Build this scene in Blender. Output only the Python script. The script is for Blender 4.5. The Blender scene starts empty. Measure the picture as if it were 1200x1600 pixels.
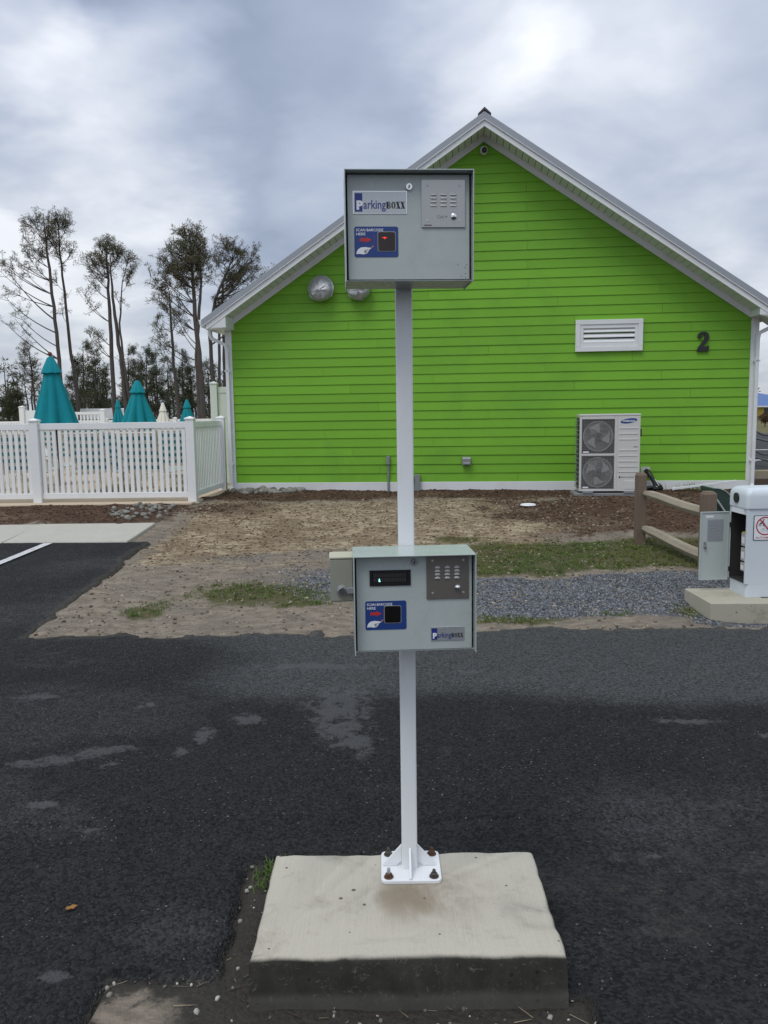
import bpy, bmesh, math, random
import numpy as np
from mathutils import Vector, Matrix
R = math.radians
rnd = random.Random(7)
nrs = np.random.RandomState(11)

scene = bpy.context.scene
col = scene.collection

# ------------------------------------------------------------------ camera
CAM_H, F_PX, PITCH, ROLL = 1.69, 1270.0, math.atan(155 / 1270.0), 0.014
cd = bpy.data.cameras.new('camera')
cam = bpy.data.objects.new('camera', cd)
col.objects.link(cam)
cd.sensor_fit = 'VERTICAL'
cd.sensor_height = 24.0
cd.lens = 24.0 * F_PX / 1600.0
cd.clip_start, cd.clip_end = 0.05, 3000
_f = Vector((0, math.cos(PITCH), -math.sin(PITCH)))
_r0 = Vector((1, 0, 0)); _u0 = Vector((0, math.sin(PITCH), math.cos(PITCH)))
_r = _r0 * math.cos(ROLL) - _u0 * math.sin(ROLL)
_u = _r0 * math.sin(ROLL) + _u0 * math.cos(ROLL)
mw = Matrix((( _r.x, _u.x, -_f.x, 0), (_r.y, _u.y, -_f.y, 0), (_r.z, _u.z, -_f.z, CAM_H), (0, 0, 0, 1)))
cam.matrix_world = mw
scene.camera = cam

def at(px, py, Y):
    """world point on the sight line of a photo pixel at depth Y"""
    d = _f * F_PX + _r * (px - 600) - _u * (py - 800)
    k = Y / d.y
    return Vector((d.x * k, Y, CAM_H + d.z * k))

# ------------------------------------------------------------------ light
SUN_EL, SUN_AZ = R(60), R(215)       # azimuth clockwise from +Y: behind the camera, to the left
sd_ = bpy.data.lights.new('sun', 'SUN')
sd_.energy = 0.9
sd_.angle = R(25)
sd_.color = (1, .98, .94)
sun = bpy.data.objects.new('sun', sd_)
col.objects.link(sun)
sdir = Vector((math.sin(SUN_AZ) * math.cos(SUN_EL), math.cos(SUN_AZ) * math.cos(SUN_EL), math.sin(SUN_EL)))
sun.rotation_euler = sdir.to_track_quat('Z', 'Y').to_euler()
sun.location = sdir * 60

world = bpy.data.worlds.new('World')
scene.world = world
world.use_nodes = True
wt = world.node_tree
wt.nodes.clear()
WN = wt.nodes.new
def wl(a, b): wt.links.new(a, b)
def wmath(op, a, b=None, clamp=False):
    n = WN('ShaderNodeMath'); n.operation = op; n.use_clamp = clamp
    for i, v in enumerate((a, b)):
        if v is None: continue
        if isinstance(v, (int, float)): n.inputs[i].default_value = v
        else: wl(v, n.inputs[i])
    return n.outputs[0]
tc = WN('ShaderNodeTexCoord')
nrm = WN('ShaderNodeVectorMath'); nrm.operation = 'NORMALIZE'; wl(tc.outputs['Generated'], nrm.inputs[0])
D = nrm.outputs[0]
sep = WN('ShaderNodeSeparateXYZ'); wl(D, sep.inputs[0])
zc = wmath('MAXIMUM', sep.outputs['Z'], 0.0)
den = wmath('ADD', zc, 0.22)
cmb = WN('ShaderNodeCombineXYZ')
wl(wmath('DIVIDE', sep.outputs['X'], den), cmb.inputs[0])
wl(wmath('DIVIDE', sep.outputs['Y'], den), cmb.inputs[1])
def wnoise(scale, detail, rough, off, dist=0.0):
    mp = WN('ShaderNodeVectorMath'); mp.operation = 'ADD'; wl(cmb.outputs[0], mp.inputs[0]); mp.inputs[1].default_value = off
    n = WN('ShaderNodeTexNoise'); n.inputs['Scale'].default_value = scale; n.inputs['Detail'].default_value = detail
    n.inputs['Roughness'].default_value = rough; n.inputs['Distortion'].default_value = dist
    wl(mp.outputs[0], n.inputs['Vector'])
    return n.outputs['Fac']
n1 = wnoise(.8, 3, .5, (3.1, 1.7, 0), .2)
n2 = wnoise(2.6, 5, .5, (7.7, 2.2, 0), .35)
dens = wmath('ADD', wmath('MULTIPLY', wmath('SUBTRACT', n1, .5), .6), wmath('MULTIPLY', wmath('SUBTRACT', n2, .5), .95))
dens = wmath('ADD', dens, .54)
wn = WN('ShaderNodeTexNoise'); wn.inputs['Scale'].default_value = 3.2; wn.inputs['Detail'].default_value = 4; wn.inputs['Roughness'].default_value = .55; wl(cmb.outputs[0], wn.inputs['Vector'])
ws = WN('ShaderNodeVectorMath'); ws.operation = 'SUBTRACT'; wl(wn.outputs['Color'], ws.inputs[0]); ws.inputs[1].default_value = (.5, .5, .5)
wk = WN('ShaderNodeVectorMath'); wk.operation = 'SCALE'; wl(ws.outputs[0], wk.inputs[0]); wk.inputs['Scale'].default_value = .24
wd_ = WN('ShaderNodeVectorMath'); wd_.operation = 'ADD'; wl(D, wd_.inputs[0]); wl(wk.outputs[0], wd_.inputs[1])
wq = WN('ShaderNodeVectorMath'); wq.operation = 'NORMALIZE'; wl(wd_.outputs[0], wq.inputs[0])
DW = wq.outputs[0]        # sight direction, stirred so that cloud edges are ragged
def cloud_bank(px, py, r_px, amp):
    """one soft cloud bank or bright break, at its place in the sky"""
    global dens
    d = (at(px, py, 100) - Vector((0, 0, CAM_H))).normalized()
    dt = WN('ShaderNodeVectorMath'); dt.operation = 'DOT_PRODUCT'; wl(DW, dt.inputs[0]); dt.inputs[1].default_value = d
    a = r_px / F_PX
    mr = WN('ShaderNodeMapRange'); mr.interpolation_type = 'SMOOTHSTEP'
    mr.inputs['From Min'].default_value = math.cos(a); mr.inputs['From Max'].default_value = 1.0
    mr.inputs['To Min'].default_value = 0; mr.inputs['To Max'].default_value = amp
    wl(dt.outputs['Value'], mr.inputs['Value'])
    w = wmath('MULTIPLY', mr.outputs[0], wmath('ADD', wmath('MULTIPLY', n2, 1.4), .3))
    dens = wmath('ADD', dens, w)
for b in ((745, 90, 150, .20), (930, 110, 170, .08), (330, 70, 420, -.25), (120, 90, 300, -.30), (210, 185, 190, .42), (60, 280, 300, .24), (560, 90, 240, -.04), (1100, 40, 300, -.10), (860, 20, 160, -.10),
          (1080, 300, 200, -.12), (430, 330, 260, -.06), (960, 200, 300, .14), (0, 10, 120, .36), (1150, 430, 240, .16), (120, 470, 300, .14), (520, 290, 120, .12)):
    cloud_bank(*b)
ramp = WN('ShaderNodeValToRGB')
cr = ramp.color_ramp
cr.elements[0].position = 0.0; cr.elements[0].color = (.205, .245, .328, 1)
cr.elements[1].position = 1.0; cr.elements[1].color = (.68, .695, .73, 1)
e = cr.elements.new(.40); e.color = (.332, .374, .46, 1)
e = cr.elements.new(.68); e.color = (.475, .507, .57, 1)
wl(dens, ramp.inputs[0])
# an overcast dome is brighter overhead than at the horizon
zen = wmath('ADD', wmath('MULTIPLY', zc, .75), .82)
cg = WN('ShaderNodeVectorMath'); cg.operation = 'SCALE'; wl(ramp.outputs[0], cg.inputs[0]); wl(wmath('MULTIPLY', zen, 10.0), cg.inputs['Scale'])
sky = WN('ShaderNodeTexSky'); sky.sky_type = 'NISHITA'; sky.sun_disc = False
sky.sun_elevation = SUN_EL; sky.sun_rotation = SUN_AZ
mix = WN('ShaderNodeMix'); mix.data_type = 'RGBA'; mix.inputs[0].default_value = .9
wl(sky.outputs[0], mix.inputs[6]); wl(cg.outputs[0], mix.inputs[7])
bg = WN('ShaderNodeBackground'); bg.inputs['Strength'].default_value = 0.1
wl(mix.outputs[2], bg.inputs['Color'])
wo = WN('ShaderNodeOutputWorld'); wl(bg.outputs[0], wo.inputs['Surface'])
world.cycles.sampling_method = 'MANUAL'
world.cycles.sample_map_resolution = 512

vs = scene.view_settings
vs.view_transform = 'Standard'; vs.look = 'None'; vs.gamma = 1.0; vs.use_curve_mapping = False
vs.exposure = 0.52

# ------------------------------------------------------------------ material helpers
MATS = {}
def nodes_of(name):
    m = bpy.data.materials.new(name); m.use_nodes = True
    nt = m.node_tree
    b = nt.nodes['Principled BSDF']
    return m, nt, b
def N(nt, typ, **kw):
    n = nt.nodes.new(typ)
    for k, v in kw.items(): setattr(n, k, v)
    return n
def noise(nt, vec, scale, detail=4, rough=.55, dist=0.0):
    n = N(nt, 'ShaderNodeTexNoise')
    n.inputs['Scale'].default_value = scale; n.inputs['Detail'].default_value = detail
    n.inputs['Roughness'].default_value = rough; n.inputs['Distortion'].default_value = dist
    if vec is not None: nt.links.new(vec, n.inputs['Vector'])
    return n
def mixc(nt, fac, a, b, blend='MIX'):
    n = N(nt, 'ShaderNodeMix', data_type='RGBA', blend_type=blend)
    for i, v in ((0, fac), (6, a), (7, b)):
        if isinstance(v, (int, float)): n.inputs[i].default_value = v
        elif isinstance(v, (tuple, list)): n.inputs[i].default_value = (v[0], v[1], v[2], 1)
        else: nt.links.new(v, n.inputs[i])
    return n.outputs[2]
def ma(nt, op, a, b=None, c=None, clamp=False):
    n = N(nt, 'ShaderNodeMath', operation=op); n.use_clamp = clamp
    for i, v in enumerate((a, b, c)):
        if v is None: continue
        if isinstance(v, (int, float)): n.inputs[i].default_value = v
        else: nt.links.new(v, n.inputs[i])
    return n.outputs[0]
def sstep(nt, v, lo, hi):
    n = N(nt, 'ShaderNodeMapRange', interpolation_type='SMOOTHSTEP')
    n.inputs['From Min'].default_value = lo; n.inputs['From Max'].default_value = hi
    nt.links.new(v, n.inputs['Value'])
    return n.outputs[0]
def bump(nt, b, h, strength=.3, dist=.01):
    n = N(nt, 'ShaderNodeBump'); n.inputs['Strength'].default_value = strength; n.inputs['Distance'].default_value = dist
    nt.links.new(h, n.inputs['Height']); nt.links.new(n.outputs[0], b.inputs['Normal'])
def mat(name, c, rough=.6, metal=0.0, var=.08, scale=6.0, bmp=0.0, bscale=80.0, spec=.5, rand=0.0, dirt=None, dirt_amt=.0, dirt_scale=2.5, stretch=None):
    """plain painted / plastic / wood surface with large and small variation, optional grime"""
    if name in MATS: return MATS[name]
    m, nt, b = nodes_of(name)
    t = N(nt, 'ShaderNodeTexCoord'); vec = t.outputs['Object']
    if stretch:
        mp = N(nt, 'ShaderNodeMapping'); mp.inputs['Scale'].default_value = stretch
        nt.links.new(vec, mp.inputs[0]); vec = mp.outputs[0]
    n = noise(nt, vec, scale, 5, .6)
    lo = tuple(max(x * (1 - var), 0) for x in c); hi = tuple(x * (1 + var) for x in c)
    cc = mixc(nt, n.outputs['Fac'], lo, hi)
    if rand:
        oi = N(nt, 'ShaderNodeObjectInfo')
        hs = N(nt, 'ShaderNodeHueSaturation')
        nt.links.new(ma(nt, 'ADD', ma(nt, 'MULTIPLY', oi.outputs['Random'], 2 * rand), 1 - rand), hs.inputs['Value'])
        nt.links.new(cc, hs.inputs['Color']); cc = hs.outputs[0]
    if dirt:
        dn = noise(nt, vec, dirt_scale, 7, .65, .6)
        cc = mixc(nt, ma(nt, 'MULTIPLY', sstep(nt, dn.outputs['Fac'], .48, .75), dirt_amt), cc, dirt)
    nt.links.new(cc, b.inputs['Base Color'])
    b.inputs['Roughness'].default_value = rough; b.inputs['Metallic'].default_value = metal
    b.inputs['Specular IOR Level'].default_value = spec
    rn = noise(nt, vec, scale * 3, 3)
    nt.links.new(ma(nt, 'ADD', ma(nt, 'MULTIPLY', rn.outputs['Fac'], .2), max(rough - .1, 0.02)), b.inputs['Roughness'])
    if bmp:
        bn = noise(nt, vec, bscale, 3, .6); bump(nt, b, bn.outputs['Fac'], bmp, .01)
    MATS[name] = m
    return m
def emit(name, c, s):
    m, nt, b = nodes_of(name)
    b.inputs['Base Color'].default_value = (c[0], c[1], c[2], 1)
    b.inputs['Emission Color'].default_value = (c[0], c[1], c[2], 1); b.inputs['Emission Strength'].default_value = s
    return m

# ------------------------------------------------------------------ mesh helpers
class G:
    """collects shapes for ONE mesh object"""
    def __init__(s): s.v = []; s.f = []
    def add(s, vs_, fs_):
        o = len(s.v); s.v += [tuple(p) for p in vs_]; s.f += [tuple(i + o for i in q) for q in fs_]; return s
    def box(s, x0, x1, y0, y1, z0, z1):
        return s.add([(x0,y0,z0),(x1,y0,z0),(x1,y1,z0),(x0,y1,z0),(x0,y0,z1),(x1,y0,z1),(x1,y1,z1),(x0,y1,z1)],
                     [(0,3,2,1),(4,5,6,7),(0,1,5,4),(1,2,6,5),(2,3,7,6),(3,0,4,7)])
    def prism(s, poly, lo, hi, axis='y'):
        """extrude a 2-D polygon along an axis; axis y: (x,z), axis z: (x,y), axis x: (y,z)"""
        n = len(poly); pts = []
        for h in (lo, hi):
            for a, b in poly:
                pts.append((a, h, b) if axis == 'y' else (a, b, h) if axis == 'z' else (h, a, b))
        fs_ = [tuple(range(n))[::-1], tuple(range(n, 2 * n))] + [(i, (i + 1) % n, n + (i + 1) % n, n + i) for i in range(n)]
        return s.add(pts, fs_)
    def tube(s, path, rad, seg=8, cap=True, rect=None):
        path = [Vector(p) for p in path]
        if not isinstance(rad, (list, tuple)): rad = [rad] * len(path)
        rings = []; ref = None
        for i, p in enumerate(path):
            t = (path[min(i + 1, len(path) - 1)] - path[max(i - 1, 0)]).normalized()
            if ref is None:
                ref = Vector((0, 0, 1)) if abs(t.z) < .9 else Vector((1, 0, 0))
            a = (ref - t * ref.dot(t)).normalized(); b_ = t.cross(a); ref = a
            if rect:
                w, h = rect
                ring = [p + a * sx * h / 2 + b_ * sy * w / 2 for sx, sy in ((-1, -1), (1, -1), (1, 1), (-1, 1))]
            else:
                ring = [p + (a * math.cos(2 * math.pi * k / seg) + b_ * math.sin(2 * math.pi * k / seg)) * rad[i] for k in range(seg)]
            rings.append(ring)
        n = len(rings[0]); vs_ = [q for r_ in rings for q in r_]
        fs_ = [(i * n + k, i * n + (k + 1) % n, (i + 1) * n + (k + 1) % n, (i + 1) * n + k) for i in range(len(rings) - 1) for k in range(n)]
        if cap: fs_ += [tuple(range(n))[::-1], tuple((len(rings) - 1) * n + k for k in range(n))]
        return s.add(vs_, fs_)
    def lathe(s, prof, c=(0, 0, 0), axis='z', seg=20):
        """profile of (radius, height) about an axis through c"""
        vs_ = []; n = seg
        for r_, h in prof:
            for k in range(n):
                a = 2 * math.pi * k / n; x, y = r_ * math.cos(a), r_ * math.sin(a)
                q = (x, y, h) if axis == 'z' else (x, -h, y) if axis == 'y' else (h, x, y)
                vs_.append((c[0] + q[0], c[1] + q[1], c[2] + q[2]))
        m_ = len(prof)
        fs_ = [(i * n + k, i * n + (k + 1) % n, (i + 1) * n + (k + 1) % n, (i + 1) * n + k) for i in range(m_ - 1) for k in range(n)]
        fs_ += [tuple(range(n))[::-1], tuple((m_ - 1) * n + k for k in range(n))]
        return s.add(vs_, fs_)
    def mesh(s, name):
        me = bpy.data.meshes.new(name); me.from_pydata(s.v, [], s.f); me.update(); 
        bm = bmesh.new(); bm.from_mesh(me); bmesh.ops.recalc_face_normals(bm, faces=bm.faces); bm.to_mesh(me); bm.free()
        return me
    def build(s, name, m, parent=None, bevel=0, smooth=False, loc=None, rz=None):
        me = s.mesh(name)
        if m: me.materials.append(m)
        o = link(name, me, parent, loc, rz)
        if smooth:
            for p in me.polygons: p.use_smooth = True
            md = None
            try: me.set_sharp_from_angle(angle=R(40))
            except Exception: pass
        if bevel:
            b = o.modifiers.new('bevel', 'BEVEL'); b.width = bevel; b.segments = 2; b.limit_method = 'ANGLE'; b.angle_limit = R(40)
        return o
def link(name, data, parent=None, loc=None, rz=None):
    o = bpy.data.objects.new(name, data); col.objects.link(o)
    if parent: o.parent = parent
    if loc is not None: o.location = loc
    if rz is not None: o.rotation_euler = (0, 0, rz)
    return o
def tag(o, label=None, cat=None, group=None, kind=None):
    if label: o['label'] = label
    if cat: o['category'] = cat
    if group: o['group'] = group
    if kind: o['kind'] = kind
    return o
def thing(name, loc, rz=0, label=None, cat=None, group=None):
    o = link(name, None, None, loc, rz); o.empty_display_size = .2
    return tag(o, label, cat, group)
def rrect(x0, x1, y0, y1, r, n=4):
    out = []
    for cx, cy, a0 in ((x1 - r, y1 - r, 0), (x0 + r, y1 - r, 90), (x0 + r, y0 + r, 180), (x1 - r, y0 + r, 270)):
        for k in range(n + 1):
            a = R(a0 + 90 * k / n); out.append((cx + r * math.cos(a), cy + r * math.sin(a)))
    return out
def ell(cx, cy, rx, ry, n=20, rot=0):
    c_, s_ = math.cos(rot), math.sin(rot)
    return [(cx + rx * math.cos(2 * math.pi * k / n) * c_ - ry * math.sin(2 * math.pi * k / n) * s_,
             cy + rx * math.cos(2 * math.pi * k / n) * s_ + ry * math.sin(2 * math.pi * k / n) * c_) for k in range(n)]
def lettering(name, body, m, parent, x, y, z, height, width=None, bold=0.0, depth=.0004, shear=0.0, center=False):
    """raised or printed text facing -Y, lower left corner at (x, z); scaled to a given cap height and total width"""
    cu = bpy.data.curves.new(name, 'FONT'); cu.body = body; cu.size = 1.0; cu.offset = bold; cu.extrude = 0; cu.shear = shear
    cu.resolution_u = 3
    t = bpy.data.objects.new('tmp', cu); col.objects.link(t)
    bpy.context.view_layer.update()
    me = bpy.data.meshes.new_from_object(t.evaluated_get(bpy.context.evaluated_depsgraph_get()))
    bpy.data.objects.remove(t); bpy.data.curves.remove(cu)
    xs = [v.co.x for v in me.vertices]; ys = [v.co.y for v in me.vertices]
    x0, x1 = min(xs), max(xs); cap = .729
    sy = height / cap; sx = sy if width is None else width / (x1 - x0)
    off = -(x1 - x0) * sx / 2 if center else 0
    for v in me.vertices:
        v.co = (x + off + (v.co.x - x0) * sx, y, z + v.co.y * sy)
    me.materials.clear(); me.materials.append(m); me.name = name
    if depth > .0006:
        bm = bmesh.new(); bm.from_mesh(me)
        ext = bmesh.ops.extrude_face_region(bm, geom=bm.faces[:])
        for v in ext['geom']:
            if isinstance(v, bmesh.types.BMVert): v.co.y -= depth
        bmesh.ops.recalc_face_normals(bm, faces=bm.faces); bm.to_mesh(me); bm.free()
    return link(name, me, parent)
def flat(name, polys, m, parent, y, depth=.0005, kind=None):
    """thin printed or applied pieces facing -Y: polygons in (x, z)"""
    g = G()
    for p in polys: g.prism(p, y - depth, y)
    return g.build(name, m, parent)
def grid_mesh(name, xs, ys, Z, m, attrs=None):
    nx, ny = len(xs), len(ys)
    X, Y = np.meshgrid(xs, ys)
    co = np.stack([X.ravel(), Y.ravel(), Z.ravel()], 1).astype(np.float32)
    i = np.arange(nx * ny).reshape(ny, nx)
    q = np.stack([i[:-1, :-1].ravel(), i[:-1, 1:].ravel(), i[1:, 1:].ravel(), i[1:, :-1].ravel()], 1).astype(np.int32)
    me = raw_mesh(name, co, q, m)
    me.polygons.foreach_set('use_smooth', np.ones(len(q), bool))
    for k, v in (attrs or {}).items():
        a = me.attributes.new(k, 'FLOAT', 'POINT'); a.data.foreach_set('value', v.ravel().astype(np.float32))
    return link(name, me)
def raw_mesh(name, co, faces, m):
    """mesh from numpy arrays; faces all of one size"""
    me = bpy.data.meshes.new(name)
    n, k = faces.shape
    me.vertices.add(len(co)); me.vertices.foreach_set('co', np.asarray(co, np.float32).ravel())
    me.loops.add(n * k); me.loops.foreach_set('vertex_index', np.asarray(faces, np.int32).ravel())
    me.polygons.add(n); me.polygons.foreach_set('loop_start', np.arange(0, n * k, k, dtype=np.int32))
    me.update(calc_edges=True); me.validate()
    me.materials.append(m)
    return me
# vectorised value noise
_lat = np.random.RandomState(5).rand(256, 256)
def vnoise(x, y):
    xi = np.floor(x).astype(int); yi = np.floor(y).astype(int); fx = x - xi; fy = y - yi
    fx = fx * fx * (3 - 2 * fx); fy = fy * fy * (3 - 2 * fy)
    a = _lat[xi & 255, yi & 255]; b = _lat[(xi + 1) & 255, yi & 255]; c = _lat[xi & 255, (yi + 1) & 255]; d = _lat[(xi + 1) & 255, (yi + 1) & 255]
    return (a * (1 - fx) + b * fx) * (1 - fy) + (c * (1 - fx) + d * fx) * fy
def fbm(x, y, o=4):
    s = 0; a = .5; t = 0
    for k in range(o):
        s = s + a * vnoise(x * 2 ** k + 17.3 * k, y * 2 ** k + 9.1 * k); t += a; a *= .55
    return s / t
def sm(v, lo, hi):
    t = np.clip((v - lo) / (hi - lo), 0, 1); return t * t * (3 - 2 * t)

# ------------------------------------------------------------------ materials
WHITE = mat('white_paint', (.745, .76, .765), .35, var=.03, scale=3, dirt=(.45, .43, .38), dirt_amt=.25)
VINYL = mat('white_vinyl', (.81, .82, .81), .38, var=.04, scale=2, rand=.03, dirt=(.55, .53, .46), dirt_amt=.2)
TRIM = mat('white_trim', (.73, .74, .735), .5, var=.04, scale=3, dirt=(.42, .4, .36), dirt_amt=.22, dirt_scale=1.2)
GREEN = mat('lime_siding_paint', (.172, .408, .029), .62, var=.08, scale=1.1, rand=.05, dirt=(.10, .26, .03), dirt_amt=.35, dirt_scale=.9, bmp=.10, bscale=55, spec=.3)
BOXP = mat('pale_grey_powder_coat', (.43, .475, .455), .27, var=.04, scale=4, bmp=.03, bscale=400, dirt=(.22, .22, .19), dirt_amt=.18, dirt_scale=9)
STEEL = mat('brushed_stainless', (.42, .41, .39), .36, 1.0, var=.06, scale=14, stretch=(60, 1, 2))
CHROME = mat('polished_metal', (.72, .72, .71), .14, 1.0, var=.03)
GALV = mat('galvanised_sheet', (.50, .51, .52), .52, .85, var=.2, scale=7, bmp=.08, bscale=9)
BLACKP = mat('black_plastic', (.012, .012, .013), .3, var=.1)
DARK = mat('dark_recess', (.02, .02, .02), .8, var=.2)
BLUE = mat('blue_print', (.012, .045, .20), .4, var=.04)
NAVY = mat('navy_print', (.018, .035, .20), .4, var=.04)
PLATE = mat('silver_label', (.46, .48, .49), .28, .5, var=.05)
INKW = mat('white_print', (.78, .79, .80), .45, var=.02)
INKR = mat('red_print', (.45, .03, .03), .45, var=.04)
INKK = mat('black_print', (.014, .014, .014), .5, var=.05)
INKG = mat('grey_print', (.22, .23, .23), .5, var=.05)
RUST = mat('rusty_bolt', (.11, .055, .03), .75, .3, var=.5, scale=120, bmp=.4, bscale=300)
GREYMETAL = mat('grey_metal', (.27, .28, .29), .5, .3, var=.08)
ROOFM = mat('grey_metal_roof', (.33, .35, .37), .42, .35, var=.06, scale=1.5)
TEAL = mat('teal_canvas', (.008, .215, .25), .85, var=.10, scale=5, bmp=.1, bscale=120, spec=.2)
CREAM = mat('cream_canvas', (.70, .67, .58), .85, var=.05)
BEIGE = mat('beige_frame', (.62, .55, .43), .5, var=.06)
POLEW = mat('brown_wood_pole', (.10, .04, .022), .5, var=.2)
WOOD = mat('weathered_post_wood', (.17, .125, .088), .85, var=.28, scale=5, stretch=(14, 14, 1), bmp=.35, bscale=40, dirt=(.09, .08, .065), dirt_amt=.5)
WOODL = mat('pale_rail_wood', (.31, .27, .20), .88, var=.25, scale=5, stretch=(2, 2, 14), bmp=.35, bscale=30, dirt=(.13, .12, .09), dirt_amt=.6)
ACW = mat('ivory_casing', (.60, .585, .55), .42, var=.03)

def concrete(name, c, fine=220, stain=(.12, .11, .09), amt=.5):
    m, nt, b = nodes_of(name)
    geo = N(nt, 'ShaderNodeNewGeometry'); P = geo.outputs['Position']
    n1_ = noise(nt, P, 2.4, 6, .6, .4); n2_ = noise(nt, P, fine, 3, .7)
    mp = N(nt, 'ShaderNodeMapping'); mp.inputs['Scale'].default_value = (260, 5, 5); nt.links.new(P, mp.inputs[0])
    br = noise(nt, mp.outputs[0], 1, 2, .5)
    cc = mixc(nt, n1_.outputs['Fac'], tuple(x * .82 for x in c), tuple(x * 1.14 for x in c))
    cc = mixc(nt, .5, cc, mixc(nt, n2_.outputs['Fac'], tuple(x * .5 for x in c), tuple(x * 1.4 for x in c)))
    cc = mixc(nt, .22, cc, mixc(nt, br.outputs['Fac'], tuple(x * .6 for x in c), tuple(x * 1.35 for x in c)))
    s1 = noise(nt, P, 6.5, 10, .75, .2)
    cc = mixc(nt, ma(nt, 'MULTIPLY', sstep(nt, s1.outputs['Fac'], .5, .78), amt), cc, stain)
    sp = N(nt, 'ShaderNodeTexVoronoi'); sp.inputs['Scale'].default_value = 26; nt.links.new(P, sp.inputs['Vector'])
    scl_ = N(nt, 'ShaderNodeSeparateColor'); nt.links.new(sp.outputs['Color'], scl_.inputs[0])
    cc = mixc(nt, ma(nt, 'MULTIPLY', ma(nt, 'LESS_THAN', sp.outputs['Distance'], ma(nt, 'MULTIPLY', ma(nt, 'POWER', scl_.outputs[0], 4.0), .2)), .8), cc, (.05, .042, .035))
    nt.links.new(cc, b.inputs['Base Color']); b.inputs['Roughness'].default_value = .9; b.inputs['Specular IOR Level'].default_value = .25
    h = ma(nt, 'ADD', ma(nt, 'MULTIPLY', n2_.outputs['Fac'], .5), br.outputs['Fac']); bump(nt, b, h, .4, .005)
    return m
CONC = concrete('pale_concrete', (.45, .43, .36), amt=.35)
CONCW = concrete('walk_concrete', (.46, .44, .38), amt=.2)
DECK = concrete('pool_deck_concrete', (.54, .44, .32), amt=.2)

# island concrete: top pale and stained round the plate, vertical front black with road grime and painted-in shade
def island_material():
    m = concrete('island_concrete', (.47, .437, .36), stain=(.2, .17, .125), amt=.6)
    nt = m.node_tree; b = nt.nodes['Principled BSDF']
    prev = b.inputs['Base Color'].links[0].from_socket
    geo = N(nt, 'ShaderNodeNewGeometry'); sp = N(nt, 'ShaderNodeSeparateXYZ'); nt.links.new(geo.outputs['Position'], sp.inputs[0])
    nz = noise(nt, geo.outputs['Position'], 14, 6, .65, .5)
    nz2 = noise(nt, geo.outputs['Position'], 3.2, 6, .6, .8)
    # sides blackened by grime and by shade put into the colour: below the arris, with a paler scuffed line near the foot
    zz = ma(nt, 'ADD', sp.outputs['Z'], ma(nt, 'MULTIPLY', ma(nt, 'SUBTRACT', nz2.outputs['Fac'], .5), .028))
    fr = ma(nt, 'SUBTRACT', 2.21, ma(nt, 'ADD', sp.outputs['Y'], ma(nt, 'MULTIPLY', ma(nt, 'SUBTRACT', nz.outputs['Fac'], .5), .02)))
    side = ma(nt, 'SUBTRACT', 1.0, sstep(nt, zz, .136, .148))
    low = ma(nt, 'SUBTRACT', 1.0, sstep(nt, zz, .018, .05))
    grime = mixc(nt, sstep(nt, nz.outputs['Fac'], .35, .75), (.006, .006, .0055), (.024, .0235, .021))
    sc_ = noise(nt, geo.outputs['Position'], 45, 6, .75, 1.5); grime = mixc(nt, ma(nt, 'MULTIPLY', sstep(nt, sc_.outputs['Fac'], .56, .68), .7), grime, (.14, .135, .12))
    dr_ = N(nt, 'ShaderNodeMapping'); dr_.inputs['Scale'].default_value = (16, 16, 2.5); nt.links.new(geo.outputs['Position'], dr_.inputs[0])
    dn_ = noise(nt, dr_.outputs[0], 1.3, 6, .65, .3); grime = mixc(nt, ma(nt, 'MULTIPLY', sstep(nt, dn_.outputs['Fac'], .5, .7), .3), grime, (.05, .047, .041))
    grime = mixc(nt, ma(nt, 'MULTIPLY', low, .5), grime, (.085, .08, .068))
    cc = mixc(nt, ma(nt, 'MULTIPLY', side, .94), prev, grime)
    # rusty, damp looking stain in front of the plate
    dx = ma(nt, 'SUBTRACT', sp.outputs['X'], .10); dy = ma(nt, 'MULTIPLY', ma(nt, 'SUBTRACT', sp.outputs['Y'], 2.44), 1.6)
    dd = ma(nt, 'SQRT', ma(nt, 'ADD', ma(nt, 'MULTIPLY', dx, dx), ma(nt, 'MULTIPLY', dy, dy)))
    st = ma(nt, 'MULTIPLY', ma(nt, 'SUBTRACT', 1.0, sstep(nt, dd, .05, .34)), sstep(nt, nz2.outputs['Fac'], .35, .62))
    cc = mixc(nt, ma(nt, 'MULTIPLY', st, .75), cc, (.17, .125, .075))
    nt.links.new(cc, b.inputs['Base Color'])
    return m
ISLAND = island_material()

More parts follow.
